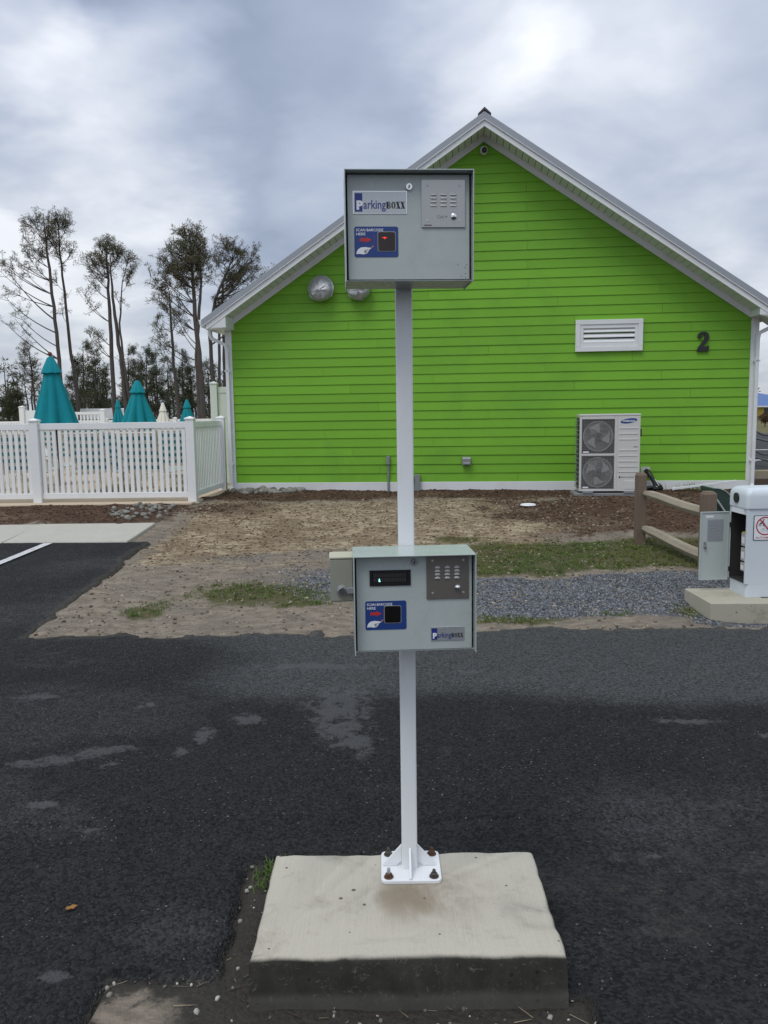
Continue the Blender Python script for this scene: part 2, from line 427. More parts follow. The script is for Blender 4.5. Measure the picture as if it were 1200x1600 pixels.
def asphalt_material():
    m, nt, b = nodes_of('asphalt')
    geo = N(nt, 'ShaderNodeNewGeometry'); P = geo.outputs['Position']
    def A(k): return N(nt, 'ShaderNodeAttribute', attribute_name=k).outputs['Fac']
    v = N(nt, 'ShaderNodeTexVoronoi'); v.inputs['Scale'].default_value = 95; nt.links.new(P, v.inputs['Vector'])
    v2 = N(nt, 'ShaderNodeTexVoronoi'); v2.inputs['Scale'].default_value = 55; nt.links.new(P, v2.inputs['Vector'])
    fine = noise(nt, P, 300, 2, .6); big = noise(nt, P, 1.6, 6, .6, .5); mid = noise(nt, P, 13, 8, .75, .5)
    cell = N(nt, 'ShaderNodeSeparateColor'); nt.links.new(v.outputs['Color'], cell.inputs[0])
    cell2 = N(nt, 'ShaderNodeSeparateColor'); nt.links.new(v2.outputs['Color'], cell2.inputs[0])
    base = mixc(nt, big.outputs['Fac'], (.0145, .015, .016), (.028, .0283, .0295))
    mott = noise(nt, P, 4.5, 8, .75, .4)
    base = mixc(nt, ma(nt, 'MULTIPLY', sstep(nt, mott.outputs['Fac'], .5, .72), .35), base, (.06, .06, .06))
    base = mixc(nt, .5, base, mixc(nt, cell.outputs[0], (.003, .0033, .004), (.052, .053, .055)))
    # pale chips of aggregate
    ch = ma(nt, 'MULTIPLY', ma(nt, 'GREATER_THAN', cell.outputs[1], .94), ma(nt, 'LESS_THAN', v.outputs['Distance'], ma(nt, 'MULTIPLY', cell.outputs[2], .45)))
    base = mixc(nt, ma(nt, 'MULTIPLY', ch, .6), base, (.2, .2, .195))
    ch2 = ma(nt, 'MULTIPLY', ma(nt, 'GREATER_THAN', cell2.outputs[1], .965), ma(nt, 'LESS_THAN', v2.outputs['Distance'], ma(nt, 'MULTIPLY', cell2.outputs[2], .26)))
    base = mixc(nt, ma(nt, 'MULTIPLY', ch2, .6), base, (.3, .29, .26))
    # dust and worn, dried patches
    br = ma(nt, 'SUBTRACT', mid.outputs['Fac'], .5)
    dust = sstep(nt, ma(nt, 'ADD', A('dust'), ma(nt, 'MULTIPLY', br, .8)), .15, .95)
    dc = mixc(nt, cell.outputs[0], (.034, .036, .037), (.11, .113, .112))
    base = mixc(nt, ma(nt, 'MULTIPLY', dust, .9), base, dc)
    worn = sstep(nt, ma(nt, 'ADD', A('worn'), ma(nt, 'MULTIPLY', br, 3.4)), .45, .95)
    base = mixc(nt, ma(nt, 'MULTIPLY', worn, .66), base, mixc(nt, fine.outputs['Fac'], (.075, .078, .08), (.13, .13, .13)))
    soil = sstep(nt, ma(nt, 'ADD', A('soil'), ma(nt, 'MULTIPLY', br, .9)), .25, .95)
    base = mixc(nt, ma(nt, 'MULTIPLY', soil, .8), base, mixc(nt, fine.outputs['Fac'], (.075, .066, .052), (.15, .135, .11)))
    nt.links.new(base, b.inputs['Base Color'])
    b.inputs['Roughness'].default_value = .92; b.inputs['Specular IOR Level'].default_value = .12
    h = ma(nt, 'ADD', ma(nt, 'MULTIPLY', v.outputs['Distance'], -1.0), ma(nt, 'MULTIPLY', fine.outputs['Fac'], .5)); bump(nt, b, h, 1.0, .009)
    return m
ASPH = asphalt_material()

def ground_material():
    m, nt, b = nodes_of('bare_ground')
    geo = N(nt, 'ShaderNodeNewGeometry'); P = geo.outputs['Position']
    def A(k): return N(nt, 'ShaderNodeAttribute', attribute_name=k).outputs['Fac']
    big = noise(nt, P, 1.3, 7, .65, .6); mid = noise(nt, P, 7, 6, .65, .8); fine = noise(nt, P, 90, 3, .7)
    mp = N(nt, 'ShaderNodeMapping'); mp.inputs['Scale'].default_value = (4.0, 8.5, 4); nt.links.new(P, mp.inputs[0])
    strk = noise(nt, mp.outputs[0], 1.5, 9, .78, .15)
    v = N(nt, 'ShaderNodeTexVoronoi'); v.inputs['Scale'].default_value = 42; nt.links.new(P, v.inputs['Vector'])
    cell = N(nt, 'ShaderNodeSeparateColor'); nt.links.new(v.outputs['Color'], cell.inputs[0])
    br = ma(nt, 'ADD', ma(nt, 'MULTIPLY', ma(nt, 'SUBTRACT', strk.outputs['Fac'], .5), .7), ma(nt, 'ADD', ma(nt, 'SUBTRACT', mid.outputs['Fac'], .5), ma(nt, 'MULTIPLY', ma(nt, 'SUBTRACT', fine.outputs['Fac'], .5), .35)))
    def fac(k, lo, hi, w=1.5): return sstep(nt, ma(nt, 'ADD', A(k), ma(nt, 'MULTIPLY', br, w)), lo, hi)
    c = mixc(nt, sstep(nt, strk.outputs['Fac'], .36, .66), (.15, .122, .09), (.36, .30, .225))
    c = mixc(nt, ma(nt, 'MULTIPLY', sstep(nt, big.outputs['Fac'], .47, .62), .45), c, (.14, .125, .105))
    c = mixc(nt, ma(nt, 'MULTIPLY', sstep(nt, mid.outputs['Fac'], .56, .72), .7), c, (.055, .048, .04))
    c = mixc(nt, .35, c, mixc(nt, fine.outputs['Fac'], (.07, .06, .05), (.34, .30, .25)))
    sand = mixc(nt, sstep(nt, strk.outputs['Fac'], .42, .58), (.17, .115, .07), (.50, .42, .29))
    sand = mixc(nt, ma(nt, 'MULTIPLY', sstep(nt, big.outputs['Fac'], .46, .60), .75), sand, mixc(nt, mid.outputs['Fac'], (.07, .042, .026), (.22, .15, .09)))
    sand = mixc(nt, .3, sand, mixc(nt, fine.outputs['Fac'], (.12, .08, .045), (.55, .45, .30)))
    c = mixc(nt, fac('sand', .3, .75), c, sand)
    mul = mixc(nt, mid.outputs['Fac'], (.035, .021, .014), (.12, .075, .05))
    mul = mixc(nt, ma(nt, 'MULTIPLY', sstep(nt, big.outputs['Fac'], .52, .64), .55), mul, (.26, .20, .14))
    mul = mixc(nt, .4, mul, mixc(nt, cell.outputs[0], (.02, .012, .009), (.16, .10, .065)))
    c = mixc(nt, fac('mulch', .35, .7), c, mul)
    gr = mixc(nt, cell.outputs[0], (.035, .038, .043), (.19, .20, .215))
    c = mixc(nt, fac('gravel', .35, .7, 1.3), c, gr)
    so = mixc(nt, fine.outputs['Fac'], (.04, .042, .016), (.13, .125, .05))
    c = mixc(nt, ma(nt, 'MULTIPLY', fac('grass', .35, .75), .85), c, so)
    dk = mixc(nt, fine.outputs['Fac'], (.02, .0185, .016), (.085, .078, .066))
    c = mixc(nt, fac('dark', .3, .7), c, dk)
    lawn = mixc(nt, big.outputs['Fac'], (.10, .10, .045), (.21, .185, .09))
    c = mixc(nt, A('lawn'), c, lawn)
    nt.links.new(c, b.inputs['Base Color']); b.inputs['Roughness'].default_value = .95; b.inputs['Specular IOR Level'].default_value = .12
    h = ma(nt, 'ADD', ma(nt, 'MULTIPLY', v.outputs['Distance'], -.6), ma(nt, 'ADD', ma(nt, 'MULTIPLY', fine.outputs['Fac'], .6), strk.outputs['Fac']))
    bump(nt, b, h, .8, .02)
    return m
GROUND = ground_material()

# ------------------------------------------------------------------ terrain and asphalt
def g_of(y): return .36 * np.clip((y - 6.2) / 5.3, 0, 1)
def asphalt_s(x, y):
    """distance inside the paved area (negative outside)"""
    e1 = (fbm(x * .9 + 5, y * .9, 4) - .5) * .55 + (fbm(x * 4, y * 5 + 3, 4) - .5) * .38
    road = 6.12 - y + e1 * .7
    lot = np.minimum(-2.76 - x + e1 * .35, 9.42 - y)
    s = np.maximum(road, lot)
    n = (fbm(x * 6 + 9, y * 6, 4) - .5) * .16
    hole = np.maximum(np.maximum(-.50 - x, x - .60), np.maximum(1.2 - y, y - 2.93)) * 1.0      # round the island
    strip = np.maximum(np.maximum(-.52 - x, x + .36), np.maximum(2.0 - y, y - 2.90))
    front = np.maximum(np.maximum(-.86 - x, x - .56), np.maximum(1.0 - y, y - np.where(x < -.42, 2.27, 2.17)))
    hole = np.minimum(strip, front) + n * .6
    return np.minimum(s, hole)
def blob(x, y, cx, cy, rx, ry, rot=0.0):
    c, s = math.cos(rot), math.sin(rot); dx, dy = x - cx, y - cy
    return np.clip(1.25 - np.sqrt(((dx * c + dy * s) / rx) ** 2 + ((-dx * s + dy * c) / ry) ** 2), 0, 1)
def band(v, lo, hi, soft): return sm(v, lo - soft, lo + soft) * (1 - sm(v, hi - soft, hi + soft))
def zones(x, y):
    w = (fbm(x * .8 + 2, y * .8 + 7, 4) - .5)
    yy = y + w * 1.2
    mulch = np.maximum(band(yy, 12.35, 15, .25) * (x > -2.9) * 1.0, 0)
    mulch = np.maximum(mulch, sm(x + w * 1.5, 1.0, 1.9) * band(yy, 9.35, 15, .25))
    mulch = np.maximum(mulch, band(yy, 10.4, 12.6, .15) * (1 - sm(x + w, -3.4, -2.5)))
    mulch = np.maximum(mulch, blob(x, y, -2.2, 11.6, .9, .8) * .8)
    sand = band(yy + w * 1.2, 8.7, 12.1, .8) * sm(x, -2.9, -2.3) * (1 - sm(x + w * 1.5, 1.2, 2.4))
    sand = np.maximum(sand, blob(x, y, 1.7, 9.9, 1.1, .55))
    sand = np.maximum(sand, blob(x, y, 2.15, 12.1, .6, .3) * .7)
    mulch = mulch * (1 - .75 * blob(x, y, 1.6, 9.9, 1.0, .5)) * (1 - .6 * blob(x, y, 2.3, 11.9, .6, .4))
    gravel = sm(x + w * .8, .1, .6) * band(y + w * .5, 6.5, 7.75, .12)
    gravel = np.maximum(gravel, blob(x, y, -.45, 7.65, .75, .75) * .75)
    gravel = np.maximum(gravel, blob(x, y, -1.6, 8.6, 1.0, .35) * .5)
    gravel = np.maximum(gravel, sm(x, 2.3, 2.6) * band(y, 6.2, 7.6, .08))
    grass = sm(x + w, .55, 1.1) * band(y + w * .7, 7.85, 9.15, .18)
    grass = np.maximum(grass, blob(x, y, -1.15, 7.25, .75, .42))
    grass = np.maximum(grass, blob(x, y, -.75, 6.95, .4, .2) * .8)
    grass = np.maximum(grass, blob(x, y, -2.05, 6.75, .22, .25))
    grass = np.maximum(grass, blob(x, y, 1.05, 6.42, .55, .16))
    grass = np.maximum(grass, blob(x, y, 1.85, 6.5, .4, .1) * .8)
    grass = np.maximum(grass, blob(x, y, 2.5, 6.6, .16, .22))
    grass = np.maximum(grass, blob(x, y, .85, 9.35, .4, .25) * .9)
    grass = np.maximum(grass, blob(x, y, 3.0, 8.7, .7, .7))
    grass = np.maximum(grass, blob(x, y, -.43, 2.83, .07, .09))
    dark = band(y, 0, 3.1, .1) * (1 - .9 * blob(x, y, -.74, 2.13, .17, .12))
    lawn = np.maximum(sm(y, 17, 24), sm(np.abs(x), 9, 12) * sm(y, 6, 8))
    return dict(mulch=mulch, sand=sand, gravel=gravel, grass=grass, dark=dark, lawn=lawn)
def terrain_z(x, y):
    s = asphalt_s(x, y); z = g_of(y)
    near = band(y, 5, 15, .6)
    z = z + near * ((fbm(x * 1.1, y * 1.1, 5) - .5) * .10 + (fbm(x * 8, y * 8, 3) - .5) * .018)
    zn = zones(x, y)
    z = z + near * (.03 * zn['mulch'] - .015 * zn['gravel'])
    z = z - .16 * sm(s, -.02, .12)
    z = np.where(y < 4, z + (fbm(x * 9, y * 9, 4) - .5) * .03 - .012, z)
    return z
def dense(a, b, st, outer_lo, outer_hi):
    mid = np.arange(a, b, st)
    lo = a - np.geomspace(st * 4, a - outer_lo, 14)[::-1]; hi = b + np.geomspace(st * 4, outer_hi - b, 16)
    return np.concatenate([lo, mid, hi])
xs = dense(-6.5, 6.5, .05, -400, 400); ys = np.concatenate([np.linspace(-40, 1.0, 12), np.arange(1.3, 3.2, .025), np.arange(3.3, 5.4, .3), np.arange(5.5, 14.6, .045), 14.7 + np.geomspace(.3, 900, 22)])
X, Y = np.meshgrid(xs, ys)
ter = grid_mesh('ground', xs, ys, terrain_z(X, Y), GROUND, zones(X, Y)); tag(ter, kind='structure')

xa = dense(-4.6, 4.2, .03, -60, 60); ya = np.concatenate([np.linspace(-30, 1.0, 8), np.arange(1.2, 9.7, .03)])
X, Y = np.meshgrid(xa, ya)
S = asphalt_s(X, Y)
ZA = g_of(Y) + .018 + (fbm(X * .7, Y * .7, 3) - .5) * .02 * band(Y, 1, 20, .5) + (fbm(X * 10, Y * 10, 2) - .5) * .006 - .22 * sm(-S, -.025, .075)
ZA = np.where(Y < 3.2, ZA - .012, ZA)
def worn_map(x, y):
    w = np.maximum(blob(x, y, -.28, 4.50, .27, .5), blob(x, y, -.24, 4.15, .2, .3)) 
    for a in ((-.17, 4.02, .16, .22), (-.10, 3.86, .08, .10), (-.76, 4.3, .13, .12), (-.97, 4.1, .09, .16), (-1.03, 3.9, .07, .09), (-1.45, 3.9, .25, .11, .35), (-1.68, 3.8, .26, .10, .3),
              (-1.35, 3.75, .06, .06), (-1.5, 3.35, .14, .05), (-1.25, 3.15, .08, .05), (-1.4, 4.55, .07, .06), (-2.1, 4.75, .2, .07), (-1.02, 2.28, .08, .04),
              (.55, 5.1, .12, .06), (1.6, 4.2, .25, .06), (1.95, 4.0, .12, .05), (1.0, 2.9, .05, .035), (-.45, 5.25, .6, .10)):
        w = np.maximum(w, blob(x, y, *a))
    return w
wob = (fbm(X * .8, Y * .8, 4) - .5)
dust = sm(Y + wob * .7 + .25 * sm(X, 0, 2.5), 4.35, 5.0) * sm(X + wob * 1.2, -1.9, -.4) * .95
dust = np.maximum(dust, .34 * sm(Y, 4.4, 6.0)); dust = np.maximum(dust, .42 * sm(fbm(X * .55 + 3, Y * .9 + 1, 4), .5, .72))
dust = np.maximum(dust, .5 * blob(X, Y, 1.1, 3.2, .6, .5)); dust = np.maximum(dust, .45 * blob(X, Y, -.7, 2.5, .35, .25))
dust = np.where((X < -2.75) & (Y > 6.2), .28 + .25 * sm(fbm(X * .8, Y * 1.3, 4), .4, .7), dust)
soil = np.clip(sm(-S, -.22, .04) * .75, 0, 1) * (Y > 4.5); soil = np.maximum(soil, .45 * blob(X, Y, .95, 2.5, .35, .2)); soil = np.maximum(soil, .8 * sm(-S, -.05, .02))
soil = np.where(X < -2.9, soil * .35, soil); soil = np.maximum(soil, .38 * sm(fbm(X * 1.3 + 8, Y * 2.2 + 4, 5), .56, .76) * (Y < 6))
road = grid_mesh('road', xa, ya, ZA, ASPH, dict(dust=dust, worn=worn_map(X, Y), soil=soil)); tag(road, kind='structure')

# far asphalt lot beside the building, lawn beyond is part of the ground sheet
flatat = dict(dust=None, worn=None, soil=None)
xf = np.linspace(6.2, 70, 20); yf = np.linspace(16.8, 42, 12); Xf, Yf = np.meshgrid(xf, yf)
lot = grid_mesh('far_parking_lot', xf, yf, np.full(Xf.shape, .372), ASPH, {k: np.full(Xf.shape, .9 if k == 'dust' else 0.0) for k in flatat}); tag(lot, kind='structure')
for k in range(4):
    G().box(9.0, 13.4, 20.4 + 5 * k, 20.62 + 5 * k, .374, .378).build('lot_line', WHITE, lot)

# sidewalk at the head of the parking bay: single slabs with joints
walk = link('sidewalk', None, None, (0, 0, 0)); tag(walk, kind='structure')
sx = [-2.99, -4.47, -5.97, -7.47, -8.97, -10.4]
for a, b in zip(sx[:-1], sx[1:]):
    zf, zb = float(g_of(np.array(9.40))) + .03, float(g_of(np.array(10.42))) + .035
    g = G(); dz = .16
    g.add([(b + .006, 9.40, zf - dz), (a - .006, 9.36, zf - dz), (a - .006 + .04, 10.42, zb - dz), (b + .006, 10.46, zb - dz), (b + .006, 9.40, zf), (a - .006, 9.36, zf), (a - .006 + .04, 10.42, zb), (b + .006, 10.46, zb)],
          [(0, 3, 2, 1), (4, 5, 6, 7), (0, 1, 5, 4), (1, 2, 6, 5), (2, 3, 7, 6), (3, 0, 4, 7)])
    g.build('concrete_slab', CONCW, walk, bevel=.012)
LINEP = mat('worn_white_line', (.55, .55, .54), .8, var=.12, scale=20, dirt=(.06, .06, .065), dirt_amt=.75, dirt_scale=16)
g = G()
yl = np.linspace(6.6, 9.33, 24)
for y0, y1 in zip(yl[:-1], yl[1:]):
    xx = lambda y: -3.90 - .165 * (9.35 - y) * .95
    zz = lambda y: float(g_of(np.array(y))) + .031
    g.add([(xx(y0) - .05, y0, zz(y0)), (xx(y0) + .05, y0, zz(y0)), (xx(y1) + .05, y1, zz(y1)), (xx(y1) - .05, y1, zz(y1))], [(0, 1, 2, 3)])
tag(g.build('parking_line', LINEP), kind='structure')

# pool deck
g = G(); g.prism([(-60, 12.12), (-2.86, 12.02), (-2.68, 13.5), (-2.66, 40), (-60, 40)], .30, .405, 'z')
tag(g.build('pool_deck', DECK, bevel=.015), kind='structure')

# ------------------------------------------------------------------ green building
AX, AY, AZ, ROT = -2.60, 13.925, .36, R(-5.775)
SLL, SLR = .657, .678; UC, RZ = 4.285, 5.845       # ridge position along the wall and roof top height
W = 8.57; EAVE = .25; OH = .48
bld = thing('gabled_building', (AX, AY, AZ), ROT, 'lime green clapboard building with white trim and grey gable roof', 'building')
def roof_z(u): return RZ - (SLL if u < UC else SLR) * abs(u - UC)
wall = G().prism([(0.02, 0), (W - .02, 0), (W - .02, roof_z(W) - .19), (UC, RZ - .19), (.02, roof_z(0) - .19)], 0, .2).build('wall', GREEN, bld)
G().box(0.02, .2, .2, 14, 0, 2.78).build('side_wall', GREEN, bld); G().box(W - .2, W - .02, .2, 14, 0, 2.78).build('side_wall', GREEN, bld)
# clapboards, each a board of its own, lapped
EXP = .1487
z = .172; ci = 0
while z < RZ - .3:
    zt = z + EXP + .012
    def lim(zz):
        h = RZ - .21 - zz
        return max(.085, UC - h / SLL), min(W - .10, UC + h / SLR)
    l0, r0 = lim(z); l1, r1 = lim(zt)
    if r0 - l0 < .1: break
    joints = [l0]; x = l0 + (1.1 + (ci * 1.37) % 3.2)
    while x < r0 - .5: joints.append(x); x += 3.66
    joints.append(r0)
    for k in range(len(joints) - 1):
        a0, b0 = joints[k], joints[k + 1]
        a1 = max(a0, l1) if k == 0 else a0; b1 = min(b0, r1) if k == len(joints) - 2 else b0
        if b1 <= a1: a1 = b1 = (a0 + b0) / 2
        ga = 0 if k == 0 else .0016; gb = 0 if k == len(joints) - 2 else .0016
        a0 += ga; a1 += ga; b0 -= gb; b1 -= gb
        yb = -.0225 + rnd.uniform(-.0018, .0018); yt = -.009
        g = G(); g.add([(a0, yb, z), (b0, yb, z), (b1, yt, zt), (a1, yt, zt), (a0, -.001, z), (b0, -.001, z), (b1, -.001, zt), (a1, -.001, zt)],
                       [(0, 1, 2, 3), (4, 7, 6, 5), (0, 4, 5, 1), (1, 5, 6, 2), (2, 6, 7, 3), (3, 7, 4, 0)])
        g.build('siding_board', GREEN, wall)
    z += EXP; ci += 1
# white trim
G().box(-.03, W + .02, -.034, .05, -.12, .172).build('skirting_board', TRIM, bld, bevel=.004)
G().box(-.025, .085, -.038, .09, .1722, 2.76).build('corner_board', TRIM, bld, bevel=.004)
G().box(W - .10, W + .02, -.038, .09, .1722, 2.76).build('corner_board', TRIM, bld, bevel=.004)
def rake(name, off_top, off_bot, y0, y1, m, eave, side, zmin=None):
    """a board that follows the gable slope, one side"""
    ue = -eave if side > 0 else W + eave
    pts = [(UC, RZ - off_top), (ue, roof_z(ue) - off_top), (ue, roof_z(ue) - off_bot), (UC, RZ - off_bot)]
    return G().prism(pts, y0, y1).build(name, m, bld, bevel=.003)
for s in (1, -1):
    rf = rake('roof', 0.0, .03, -OH - .012, 14.2, ROOFM, EAVE + .02, s)
    tr = rake('rake_trim', -.012, .095, -OH - .03, -OH - .0125, ROOFM, EAVE + .02, s)
    rake('drip_edge', .0955, .108, -OH - .038, -OH + .0, WHITE, EAVE + .015, s)
    rake('fascia', .1085, .20, -OH - .015, -OH + .015, TRIM, EAVE - .05, s)
    rake('frieze_board', .165, .285, -.05, -.0275, TRIM, -.13, s)
    # vented soffit in narrow strips
    g = G()
    for k in range(44):
        u0 = UC - s * (k * .0985 + .004 + .0); u1 = UC - s * (k * .0985 + .0985 - .004)
        if u1 < .0 or u1 > W: break
        g.add([(u0, -OH + .015, roof_z(u0) - .185), (u1, -OH + .015, roof_z(u1) - .185), (u1, .0, roof_z(u1) - .185), (u0, .0, roof_z(u0) - .185),
               (u0, -OH + .015, roof_z(u0) - .177), (u1, -OH + .015, roof_z(u1) - .177), (u1, .0, roof_z(u1) - .177), (u0, .0, roof_z(u0) - .177)],
              [(0, 3, 2, 1), (4, 5, 6, 7), (0, 1, 5, 4), (1, 2, 6, 5), (2, 3, 7, 6), (3, 0, 4, 7)])
    g.build('soffit', TRIM, bld)
    rake('soffit_backing', .15, .168, -OH + .016, .02, DARK, 0, s)
    # boxed eave return
    ue = -(EAVE - .05) if s > 0 else W + EAVE - .05; ui = .13 if s > 0 else W - .13
    tri = [(ue, roof_z(ue) - .19), (ue, 2.735), (ui, 2.735), (ui, roof_z(ui) - .19)]
    G().prism(tri, -OH - .008, .10).build('eave_return', TRIM, bld, bevel=.004)
    G().prism([(ue, 2.735), (ui, 2.735), (ui, 2.80), (ue, 2.80)], .11, 14).build('eave_soffit', TRIM, bld)
    # gutter and downspout
    xg = ue - s * .012
    prof = [(xg, 2.86), (xg, 2.745), (xg - s * .07, 2.745), (xg - s * .10, 2.80), (xg - s * .115, 2.87)]
    G().prism(prof, -OH + .01, 14).build('gutter', WHITE, bld, bevel=.004)
    cx = .015 if s > 0 else W - .015; yc = -.075
    path = [(xg - s * .05, yc, 2.76), (xg - s * .05, yc, 2.66), (xg - s * .02, yc, 2.60), (cx - s * .10, yc, 2.53), (cx - s * .02, yc, 2.49), (cx, yc, 2.40), (cx, yc, .12), (cx + s * .01, yc - .03, .06), (cx + s * .015, yc - .12, .015)]
    G().tube(path, .03, rect=(.072, .055)).build('downspout', WHITE, bld, bevel=.006)
    for zb in (2.05, .48):
        G().box(cx - .045, cx + .045, yc - .036, -.0385, zb, zb + .025).build('downspout_strap', WHITE, bld)
G().prism([(UC - .10, RZ - .045), (UC, RZ + .035), (UC + .10, RZ - .045), (UC + .10, RZ - .02), (UC, RZ + .075), (UC - .10, RZ - .02)], -OH - .035, 14.2).build('ridge_cap', mat('dark_ridge', (.05, .05, .055), .6), bld)
# louvred gable vent
lv = link('louver_vent', None, bld, (5.75, -.03, 2.26))
w_, h_ = 1.055, .50
g = G()
for a in ((0, w_, 0, .075), (0, w_, h_ - .075, h_), (0, .075, .0755, h_ - .0755), (w_ - .075, w_, .0755, h_ - .0755)):
    g.box(a[0], a[1], -.035, .02, a[2], a[3])
g.build('outer_frame', TRIM, lv, bevel=.004)
g = G()
for a in ((.0755, w_ - .0755, .0755, .135), (.0755, w_ - .0755, h_ - .135, h_ - .0755), (.0755, .125, .1355, h_ - .1355), (w_ - .125, w_ - .0755, .1355, h_ - .1355)):
    g.box(a[0], a[1], -.022, .02, a[2], a[3])
g.build('inner_frame', TRIM, lv, bevel=.003)
G().box(.12, w_ - .12, .0125, .02, .12, h_ - .12).build('shadow_gap', DARK, lv)
for k in range(3):
    z0 = .138 + k * .082
    G().prism([(-.018, z0), (.010, z0 + .052), (.010, z0 + .062), (-.018, z0 + .012)], .1255, w_ - .1255, 'x').build('slat', TRIM, lv)
# house number
BLKNUM = mat('black_numeral', (.014, .016, .018), .45)
x2, z2, w2, h2 = 7.645, 2.228, .185, .305
two = [(.0, .0), (.98, .0), (1.0, .30), (.90, .30), (.88, .25), (.52, .25), (.80, .47), (.96, .62), (1.0, .76), (.94, .89), (.80, .97), (.55, 1.0), (.28, .98), (.09, .90), (.03, .78), (.08, .68), (.22, .64), (.36, .68), (.41, .76), (.38, .84), (.44, .90), (.55, .90), (.62, .84), (.63, .74), (.56, .60), (.38, .43), (.08, .20)]
G().prism([(x2 + a * w2, z2 + b * h2) for a, b in two], -.052, -.03).build('house_number', BLKNUM, bld)
COWL = mat('crinkled_sheet', (.46, .47, .475), .46, .6, var=.35, scale=14, bmp=.35, bscale=18)
# two round galvanised vent hoods
for u, z, r_ in ((1.64, 3.39, .205), (2.265, 3.375, .19)):
    v = link('vent_hood', None, bld, (u, -.03, z))
    g = G(); seg = 28
    prof = [(r_ * .96, 0), (r_ * .96, .09), (r_ * 1.03, .092), (r_ * 1.03, .112), (r_ * .985, .116), (r_ * .95, .135), (r_ * .86, .165), (r_ * .72, .19), (r_ * .52, .208), (r_ * .3, .218), (.012, .222)]
    g.lathe(prof, (0, 0, 0), 'y', seg)
    g.v = [(x, y * (1 - .25 * (zz > 0) * zz / r_), zz - abs(y) * .28) for x, y, zz in g.v]
    g.v = [(x * (1 + q), y - (.012 * q / .03 if abs(y) > .115 else 0), zz * (1 + q)) for (x, y, zz), q in ((p_, rnd.uniform(-.03, .03) * (abs(p_[1]) > .1) * (math.hypot(p_[0], p_[2]) > r_ * .25)) for p_ in g.v)]
    g.build('cowl', COWL, v, smooth=True)
    G().lathe([(r_ * .93, -.004), (r_ * .93, .01), (.01, .01)], (0, -.006, 0), 'y', 24).build('flange', GALV, v, smooth=True)
# conduits and small boxes on the wall
PIPE = mat('grey_pvc', (.22, .235, .235), .6, var=.1)
c1 = link('conduit', None, bld, (2.70, -.05, 0))
G().tube([(0, 0, -.08), (0, 0, .48)], .018, 10).build('pipe', PIPE, c1, smooth=True)
G().prism(rrect(-.03, .03, -.035, .03, .01), .47, .61, 'z').build('cap', PIPE, c1, bevel=.006)
c2 = link('junction_box', None, bld, (3.19, -.06, 0))
G().prism(rrect(-.045, .045, .02, .30, .012), -.05, .03).build('box', PIPE, c2, bevel=.006)
G().tube([(.0, -.005, -.08), (.0, -.005, .02)], .03, 10).build('pipe', PIPE, c2, smooth=True)
G().tube([(-.085, .0, -.08), (-.085, 0, .14)], .016, 10).build('pipe', PIPE, c2, smooth=True)
G().prism(rrect(-.11, -.058, .14, .27, .01), -.02, .03).build('coupling', PIPE, c2, bevel=.005)
o1 = link('outlet_cover', None, bld, (4.005, -.03, .455))
G().prism([(-.08, 0), (.0, 0), (.0, .13), (-.07, .13), (-.085, .10)], -.07, .07, 'x').build('hood', GREYMETAL, o1, bevel=.008)
G().box(-.055, .055, -.087, -.081, .02, .05).build('lip', GALV, o1)
# hose bib box and line-set cover right of the condenser
o2 = link('pipe_entry', None, bld, (6.90, -.03, .27))
G().prism(rrect(-.07, .07, -.02, .13, .01), -.02, .0).build('plate', mat('pale_plate', (.5, .5, .49), .5), o2)
pw = [(0.0, -.03, .07), (.02, -.10, .06), (.06, -.16, -.02), (.11, -.2, -.13), (.09, -.22, -.19), (-.05, -.25, -.2)]
G().tube(pw, .035, 10).build('insulated_pipe', BLACKP, o2, smooth=True)
G().tube([(.0, -.03, .03), (.03, -.12, .0), (.10, -.16, -.10), (.20, -.2, -.17), (.22, -.22, -.2), (.05, -.3, -.205)], .028, 10).build('insulated_pipe', BLACKP, o2, smooth=True)
G().tube([(-.03, -.03, .09), (.03, -.13, .05), (.12, -.2, -.08), (.17, -.22, -.16)], .008, 8).build('white_cable', WHITE, o2, smooth=True)

# drain pipe lying at the foot of the wall
p0 = Vector((4.62, 12.86, .43)); p1 = Vector((5.44, 12.58, .56))
dpipe = thing('drain_pipe', p0, 0, 'thin white drain pipe leaning along the foot of the green wall', 'pipe')
G().tube([Vector((0, 0, 0)), (p1 - p0) * .5, (p1 - p0) * 1.04], .022, rect=(.05, .035)).build('pipe', WHITE, dpipe, bevel=.004)
G().tube([(p1 - p0) * .005, -(p1 - p0) * .04], .02, rect=(.062, .045)).build('end_collar', WHITE, dpipe, bevel=.004)

def bpt(u, y, z): return Vector((AX, AY, AZ)) + Matrix.Rotation(ROT, 3, 'Z') @ Vector((u, y, z))
# security camera under the apex
sc = thing('security_camera', bpt(4.285, -.028, 5.40), ROT, 'small white dome security camera under the gable peak', 'camera')
G().lathe([(.062, 0), (.062, .02), (.05, .03), (.01, .03)], (0, 0, .02), 'y', 18).build('mount', WHITE, sc, smooth=True)
G().lathe([(.005, -.055), (.035, -.048), (.055, -.025), (.062, 0), (.055, .028), (.035, .05), (.005, .06)], (0, -.06, .02), 'z', 18).build('ball', WHITE, sc, smooth=True)
G().lathe([(.042, 0), (.042, .02), (.03, .03), (.005, .033)], (.006, -.10, .005), 'y', 16).build('lens', BLACKP, sc, smooth=True)

